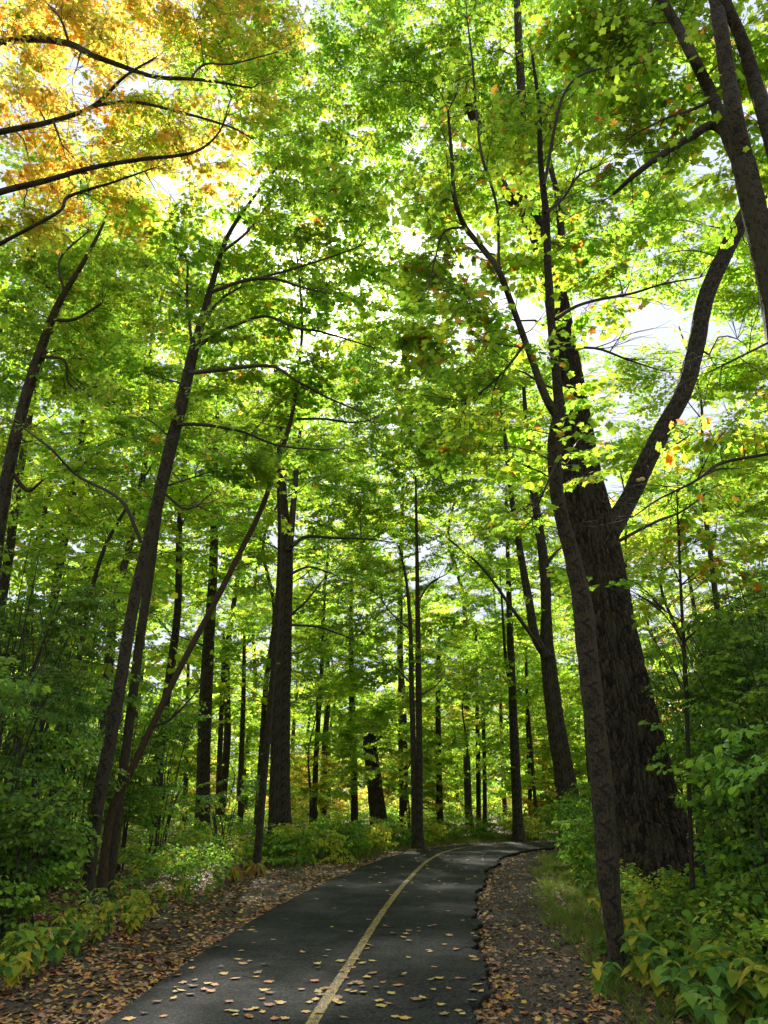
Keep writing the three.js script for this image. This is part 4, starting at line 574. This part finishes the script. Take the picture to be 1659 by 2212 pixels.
// ------------------------------------------------------------------ broad-leaved plants near the standpoint: every leaf a part
const plantLeaf = (c) => { const mb = new MB(); mb.leaf(LEAF.ovate, new V3(), new V3(0, 1, 0), new V3(0, 0, 1), 1, c); return mb.geo(); };
const plantLeafGeos = { green: [[0.11, 0.25, 0.05], [0.15, 0.30, 0.05], [0.21, 0.36, 0.045], [0.09, 0.21, 0.05]].map(plantLeaf), yellow: [[0.38, 0.44, 0.045], [0.56, 0.50, 0.05], [0.66, 0.50, 0.06], [0.26, 0.40, 0.04]].map(plantLeaf), dry: [[0.50, 0.27, 0.10], [0.42, 0.20, 0.07], [0.55, 0.35, 0.14]].map(plantLeaf) };
function plantProto(name, seed, kinds, h, pairs, size, droop) {
  const root = new THREE.Group(); root.name = name; const rng = RNG(seed);
  for (let s = 0; s < 2 + Math.floor(rng() * 2); s++) {
    const a = rng() * 6.28, lean = rng.r(0.15, 0.55), hh = h * rng.r(0.75, 1.1), pt = (t) => new V3(Math.cos(a) * lean * hh * t * t, hh * (t - 0.18 * t * t), Math.sin(a) * lean * hh * t * t);
    part('stem', tubeGeo([0, 0.33, 0.66, 1].map((t) => ({ p: t ? pt(t) : new V3(0, -0.02, 0), r: lerp(0.005, 0.002, t) })), 5, 0.08), M.stem ??= new THREE.MeshStandardMaterial({ name: 'green stem', color: new THREE.Color(0.10, 0.13, 0.04), roughness: 0.8 }), root);
    for (let k = 0; k < pairs; k++) { const t = lerp(0.3, 1, k / (pairs - 1)), p = pt(t), az = a + 1.57 * k + rng.s() * 0.4; for (const q of k === pairs - 1 ? [0, 1, 0.5] : [0, 1]) { const kind = rng.pick(kinds), m = part('leaf', rng.pick(plantLeafGeos[kind]), M.shrubLeaf, root), yaw = az + q * Math.PI; m.position.copy(p); m.rotation.order = 'YXZ'; m.rotation.set(-1.35 - droop * rng.r(0.2, 1), yaw, rng.s() * 0.35); m.scale.setScalar(size * rng.r(0.7, 1.2) * (q === 0.5 ? 0.7 : 1)); } }
  }
  return root;
}
{
  const rng = RNG(31), g = 'green', y = 'yellow';
  const mk = (list) => list.map(([s, k, h, p, z, d]) => plantProto('leafy_plant', s, k, h, p, z, d));
  const right = mk([[1, [g], 0.5, 4, 0.14, 0.5], [2, [g, g, y], 0.55, 4, 0.15, 0.7], [3, [g, y], 0.42, 4, 0.14, 0.9], [4, [g], 0.36, 3, 0.13, 0.6], [5, [y, y, g], 0.46, 4, 0.14, 1.0]]), left = mk([[6, [y], 0.34, 4, 0.10, 1.0], [7, [y, y, g], 0.4, 4, 0.10, 0.9], [8, [g, y], 0.46, 5, 0.095, 0.7], [9, [g], 0.5, 5, 0.095, 0.5]]);
  const drop = (proto, p, sc, label, group) => { const c = proto.clone(); c.name = numbered('leafy_plant'); c.position.set(p.x, surfaceY(p.x, p.z), p.z); c.rotation.y = rng() * 6.28; c.scale.setScalar(sc); scene.add(c); tag(c, label, 'plant', group); };
  let n = 0;
  for (let k = 0; k < 900 && n < 62; k++) { const p = onGround(rng.r(1345, 1760), rng.r(1985, 2330)); if (toPath(p.x, p.z).side < 2.75 + 0.25 * N3(p.z, 0, 3) || !farEnough(p.x, p.z, 0.17) || p.z > -4.6) continue; placed.push([p.x, p.z, 0.17]); const i = Math.floor(rng() * 5); drop(right[i], p, rng.r(0.75, 1.15), ['deep green', 'green and yellow', 'drooping green and yellow', 'small green', 'yellowing'][i] + ' broad-leaved plant in the patch below the massive trunk', 'broad-leaved plants right of the path'); n++; }
  for (const [px, py] of [[1345, 2030], [1300, 2050], [1285, 1985], [1265, 1940], [1355, 1990], [1410, 1955], [1370, 1965], [1320, 2120], [1295, 2150], [1250, 1915], [1275, 1890]]) { const p = onGround(px, py); drop(right[[3, 4, 1][n++ % 3]], p, 0.7, 'small leafy plant at the foot of the slender maple', 'plants at the foot of the slender maple'); }
  n = 0;
  for (let k = 0; k < 900 && n < 66; k++) { const t = rng(), px = lerp(-20, 420, t) + rng.s() * 60, py = lerp(2190, 1930, t) + rng.s() * 40 - 25, p = onGround(px, py), tp = toPath(p.x, p.z); if (tp.side > -2.55 || !farEnough(p.x, p.z, 0.11)) continue; placed.push([p.x, p.z, 0.11]); const i = tp.side > -3.3 ? Math.floor(rng() * 2.4) : Math.floor(1 + rng() * 3); drop(left[i], p, rng.r(0.7, 1.1), ['bright yellow drooping', 'yellow-green drooping', 'green and yellow', 'green'][i] + ' plant along the left leaf-strewn verge', 'broad-leaved plants along the left verge'); n++; }
  // withered clumps with hanging straw-coloured leaves
  for (const [px, py, l] of [[553, 1893, 'withered straw-coloured plant at the foot of the thin verge tree'], [505, 1905, 'withered plant with one yellow shoot near the thin verge tree'], [330, 1893, 'withered tan plant under the diagonal reddish trunk']]) {
    const p = onGround(px, py), W = thing('withered_plant', l, 'plant', new V3(p.x, surfaceY(p.x, p.z), p.z));
    for (let k = 0; k < 30; k++) { const m = part('leaf', rng.pick(plantLeafGeos[k % 4 ? 'dry' : 'yellow']), M.shrubLeaf, W), a = rng() * 6.28; m.position.set(Math.cos(a) * 0.03, rng.r(0.14, 0.24), Math.sin(a) * 0.03); m.rotation.order = 'YXZ'; m.rotation.set(-1.5 - rng.r(0.1, 0.9), -a - 1.57, rng.s() * 0.4); const q = rng.r(0.13, 0.26); m.scale.set(q * rng.r(0.3, 0.6), q, q * 1.4); }
    part('stem', tubeGeo([{ p: new V3(0, -0.02, 0), r: 0.02 }, { p: new V3(0.01, 0.1, 0), r: 0.016 }, { p: new V3(0, 0.22, 0), r: 0.01 }], 6, 0.08), M.twig, W);
  }
}
// ------------------------------------------------------------------ what covers the floor: litter, fallen leaves, grass, gravel, ground cover
const fallenCols = { 'pale yellow': [0.54, 0.38, 0.10], golden: [0.52, 0.29, 0.045], orange: [0.46, 0.16, 0.035], tan: [0.30, 0.17, 0.08], brown: [0.13, 0.062, 0.03], 'rosy': [0.34, 0.14, 0.08] };
const fallenMat = new THREE.MeshStandardMaterial({ name: 'fallen leaf', vertexColors: true, roughness: 0.75, side: THREE.DoubleSide });
const fallenGeos = {};
for (const [k, c] of Object.entries(fallenCols)) fallenGeos[k] = [0, 1, 2].map((v) => { const mb = new MB(), s = leafShape(mapleHalf, 1.08, [-0.05, -0.10, 0.04][v], [0.04, 0.10, 0.03][v]); s.n = LEAF.maple.n; mb.leaf(s, new V3(0, 0, 0.45), new V3(0, 0, -1), new V3(0, 1, 0), 1, jitter(c, RNG(v + c[0] * 1000), 0.2)); mb.stick(new V3(0, 0.02, 0.45), new V3(0.1, 0.06, 0.8), 0.012, 0.01, [0.3, 0.14, 0.06]); const g = mb.geo(); g.computeVertexNormals(); return g; });
{
  const rng = RNG(55), names = Object.keys(fallenCols);
  const pickCol = (w) => { let t = rng() * w.reduce((a, b) => a + b, 0); for (let i = 0; i < w.length; i++) { t -= w[i]; if (t <= 0) return names[i]; } return names[0]; };
  const lay = (m, x, z, s, tilt) => { const y = surfaceY(x, z); m.position.set(x, y + 0.008 + 0.04 * s, z); m.rotation.set(rng.s() * tilt, rng() * 6.28, rng.s() * tilt, 'YXZ'); m.scale.set(s, s * rng.r(0.7, 1.2), s); };
  let n = 0;
  const single = (px, py, w, place) => { const p = onGround(px, py), tp = toPath(p.x, p.z), c = pickCol(w); const road = tp.side > -leftEdge(tp.s) && tp.side < rightEdge(tp.s) - 0.05; if ((place === 'road') !== road) return; const m = part(numbered('fallen_leaf'), rng.pick(fallenGeos[c]), fallenMat, scene); lay(m, p.x, p.z, rng.r(0.04, 0.068), 0.12); tag(m, `${c} fallen maple leaf lying on the ${place === 'road' ? 'dark asphalt' : place === 'left' ? 'soil left of the path' : 'gravel right of the path'}`, 'leaf', 'fallen maple leaves'); n++; };
  const count = (t, f) => { const a = n; let g = 0; while (n - a < t && g++ < 4000) f(); };
  count(180, () => { const y = 1860 + 352 * Math.pow(rng(), 0.8); single(rng.r(270, 1060), y, [3.4, 2.6, 2.6, 2.4, 1, 2], 'road'); });
  count(75, () => { const t = rng(); single(lerp(330, 760, t) + rng.s() * 260 - 130, lerp(2180, 1880, t) + rng.s() * 40, [4, 2, 2, 3, 1, 2], 'left'); });
  count(55, () => single(rng.r(1000, 1330), rng.r(1990, 2212), [2, 2, 2, 3, 1, 2], 'right'));
  // the rest of the litter: too many to count
  const lists = {}, put = (x, z, s, c, tilt) => { const o = new THREE.Object3D(); lay(o, x, z, s, tilt); o.updateMatrix(); const key = c + '|' + Math.floor(rng() * 3); (lists[key] ??= []).push(o.matrix); };
  for (let k = 0; k < 200000; k++) {
    const z = -4.5 - 34 * Math.pow(rng(), 1.5), x = rng.s() * (Math.abs(z) * 0.56 + 1) , tp = toPath(x, z), a = tp.side, L = leftEdge(tp.s), R = rightEdge(tp.s); if (tp.s > pathLen - 1) continue;
    let keep = 0, w = [1.2, 1.2, 2, 3, 4, 2];
    if (a > -L && a < R) { if (z < -15 && rng() < 0.02) { put(x, z, rng.r(0.04, 0.06), pickCol([4, 3, 2, 2, 1, 1]), 0.15); } continue; }
    if (a <= -L) { keep = a > -L - 0.18 ? 0.9 : a > -L - 1.6 ? 0.26 + 0.45 * smooth(N3(x * 1.3, 3, z * 1.3), -0.2, 0.4) : 0.75; if (a < -L - 1.6) w = [0.6, 0.6, 1, 2.5, 4, 1.6]; }
    else { keep = a < R + 0.2 ? 0.65 : a < 2.7 ? 0.10 + 0.25 * smooth(N3(x * 1.5, 6, z * 1.5), -0.1, 0.5) : 0.5; if (a < 2.7) w = [0.7, 0.8, 1.4, 2.5, 4, 2.5]; if (a > 3) w = [0.5, 0.6, 1, 2, 4, 1.5]; }
    if (rng() < keep) put(x, z, rng.r(0.024, 0.05), pickCol(w), 0.45);
  }
  for (const [key, ms] of Object.entries(lists)) { const [c, v] = key.split('|'), im = new THREE.InstancedMesh(fallenGeos[c][+v], fallenMat, ms.length); im.name = numbered('leaf_litter'); ms.forEach((m, i) => im.setMatrixAt(i, m)); im.castShadow = im.receiveShadow = true; scene.add(im); tag(im, `${c} dead leaves scattered thick over the forest floor and verges`, 'leaf litter', 'leaf litter', 'stuff'); }
  // gravel of the shoulder
  const pg = new THREE.IcosahedronGeometry(1, 0), pm = new THREE.MeshStandardMaterial({ name: 'gravel', roughness: 0.95 }), G = []; 
  for (let k = 0; k < 26000; k++) { const z = -4.5 - 20 * Math.pow(rng(), 1.6), i = Math.floor(rng() * PN), tp0 = toPath(0, z), p = pathPts[tp0.i], x = p.x + rng.r(1.2, 3.4), tp = toPath(x, z), a = tp.side; if (a < rightEdge(tp.s) - 0.06 + 0.1 * rng() || rng() < smooth(a, 2.3, 3.1)) continue; G.push([x, surfaceY(x, z), z]); }
  const gi = new THREE.InstancedMesh(pg, pm, G.length), o = new THREE.Object3D(), col = new THREE.Color(); gi.name = 'gravel'; gi.receiveShadow = gi.castShadow = true;
  G.forEach(([x, y, z], i) => { const s = 0.004 + 0.011 * Math.pow(rng(), 2.2); o.position.set(x, y + s * 0.3, z); o.rotation.set(rng() * 6, rng() * 6, rng() * 6); o.scale.set(s * rng.r(0.8, 1.6), s * rng.r(0.5, 0.9), s * rng.r(0.8, 1.4)); o.updateMatrix(); gi.setMatrixAt(i, o.matrix); const k = rng.r(0.05, 0.14); gi.setColorAt(i, col.setRGB(k * 1.15, k * 0.97, k * 0.82)); });
  scene.add(tag(gi, 'dark fine gravel of the shoulder beside the broken asphalt edge', 'gravel', undefined, 'stuff'));
  // grass fringe between gravel and plants
  const mb = new MB(), gr = RNG(66); for (let k = 0; k < 16; k++) { const a = gr() * 6.28, b = new V3(Math.cos(a) * 0.04 * gr(), 0, Math.sin(a) * 0.04 * gr()), tip = new V3(Math.cos(a) * gr.r(0.3, 1), 1.1, Math.sin(a) * gr.r(0.3, 1)); const s = { v: [[-0.035, 0, 0], [0.035, 0, 0], [-0.025, 0.55, 0.04], [0.025, 0.55, 0.04], [0, 1, -0.12]], f: [[0, 1, 3], [0, 3, 2], [2, 3, 4]], n: Array(5).fill([0, 0, 1]) }; mb.leaf(s, b, tip, new V3(Math.cos(a + 1.5), 0.3, Math.sin(a + 1.5)), gr.r(0.09, 0.17), jitter(gr.pick([[0.19, 0.26, 0.05], [0.27, 0.30, 0.07], [0.14, 0.23, 0.04]]), gr)); }
  const gg = mb.geo(), GP = []; for (let k = 0; k < 9000; k++) { const z = -5 - 22 * Math.pow(rng(), 1.4), p = pathPts[toPath(0, z).i], x = p.x + rng.r(2.2, 4.8), tp = toPath(x, z), a = tp.side; if (a < 2.25 || a > 4) continue; if (rng() < (0.25 + 0.9 * smooth(fbm(x * 1.1, 5, z * 1.1, 3), -0.15, 0.2)) * smooth(a, 2.2, 2.7) * 0.5) GP.push([x, floorY(x, z, tp), z]); }
  for (let k = 0; k < 2500; k++) { const s = rng.r(0.3, 0.72), i = Math.round(s * PN), p = pathPts[i], t = pathTan[i], q = -rng.r(1.9, 4), x = p.x - t.z * q, z = p.z + t.x * q; if (z < -21) GP.push([x, floorY(x, z), z]); }
  const gim = new THREE.InstancedMesh(gg, M.leaf, GP.length); gim.name = 'grass'; gim.castShadow = gim.receiveShadow = true; GP.forEach(([x, y, z], i) => { o.position.set(x, y, z); o.rotation.set(0, rng() * 6.28, 0); o.scale.setScalar(rng.r(0.6, 1.3)); o.updateMatrix(); gim.setMatrixAt(i, o.matrix); });
  scene.add(tag(gim, 'short yellowing grass along the edges of the shoulder and bend', 'grass', undefined, 'stuff'));
  // ground cover under the trees
  const GC = [[], [], []]; for (let k = 0; k < 15000; k++) { const z = -6 - 90 * Math.pow(rng(), 1.3), x = rng.s() * (Math.abs(z) * 0.56 + 2), tp = toPath(x, z), a = tp.side; if ((a > -3.4 && a < 3.4 && tp.s < pathLen - 1) || N3(x * 0.35, 8, z * 0.35) < -0.12) continue; if (z > -14 && a < 0 && a > -4.4) continue; GC[Math.floor(rng() * 3)].push([x, floorY(x, z, tp), z]); }
  GC.forEach((l, k) => { const im = new THREE.InstancedMesh([SPRAY.bush[0], SPRAY.bush[1], SPRAY.bushYellow[0]][k], M.leaf, l.length); im.name = numbered('ground_cover'); im.castShadow = im.receiveShadow = true; l.forEach(([x, y, z], i) => { const big = 1 + Math.max(0, -z - 30) / 35; o.position.set(x, y + rng.r(0.08, 0.42) * big, z); o.rotation.set(rng.s() * 0.3, rng() * 6.28, rng.r(0.1, 0.9), 'YXZ'); o.scale.setScalar(rng.r(0.6, 1.2) * big); o.updateMatrix(); im.setMatrixAt(i, o.matrix); im.setColorAt(i, col.setScalar(rng.r(0.75, 1.2))); }); scene.add(tag(im, ['low green ground cover under the trees', 'broad green ground cover under the trees', 'yellowing ground cover under the trees'][k], 'ground cover', undefined, 'stuff')); });
}
renderer.render(scene, camera);
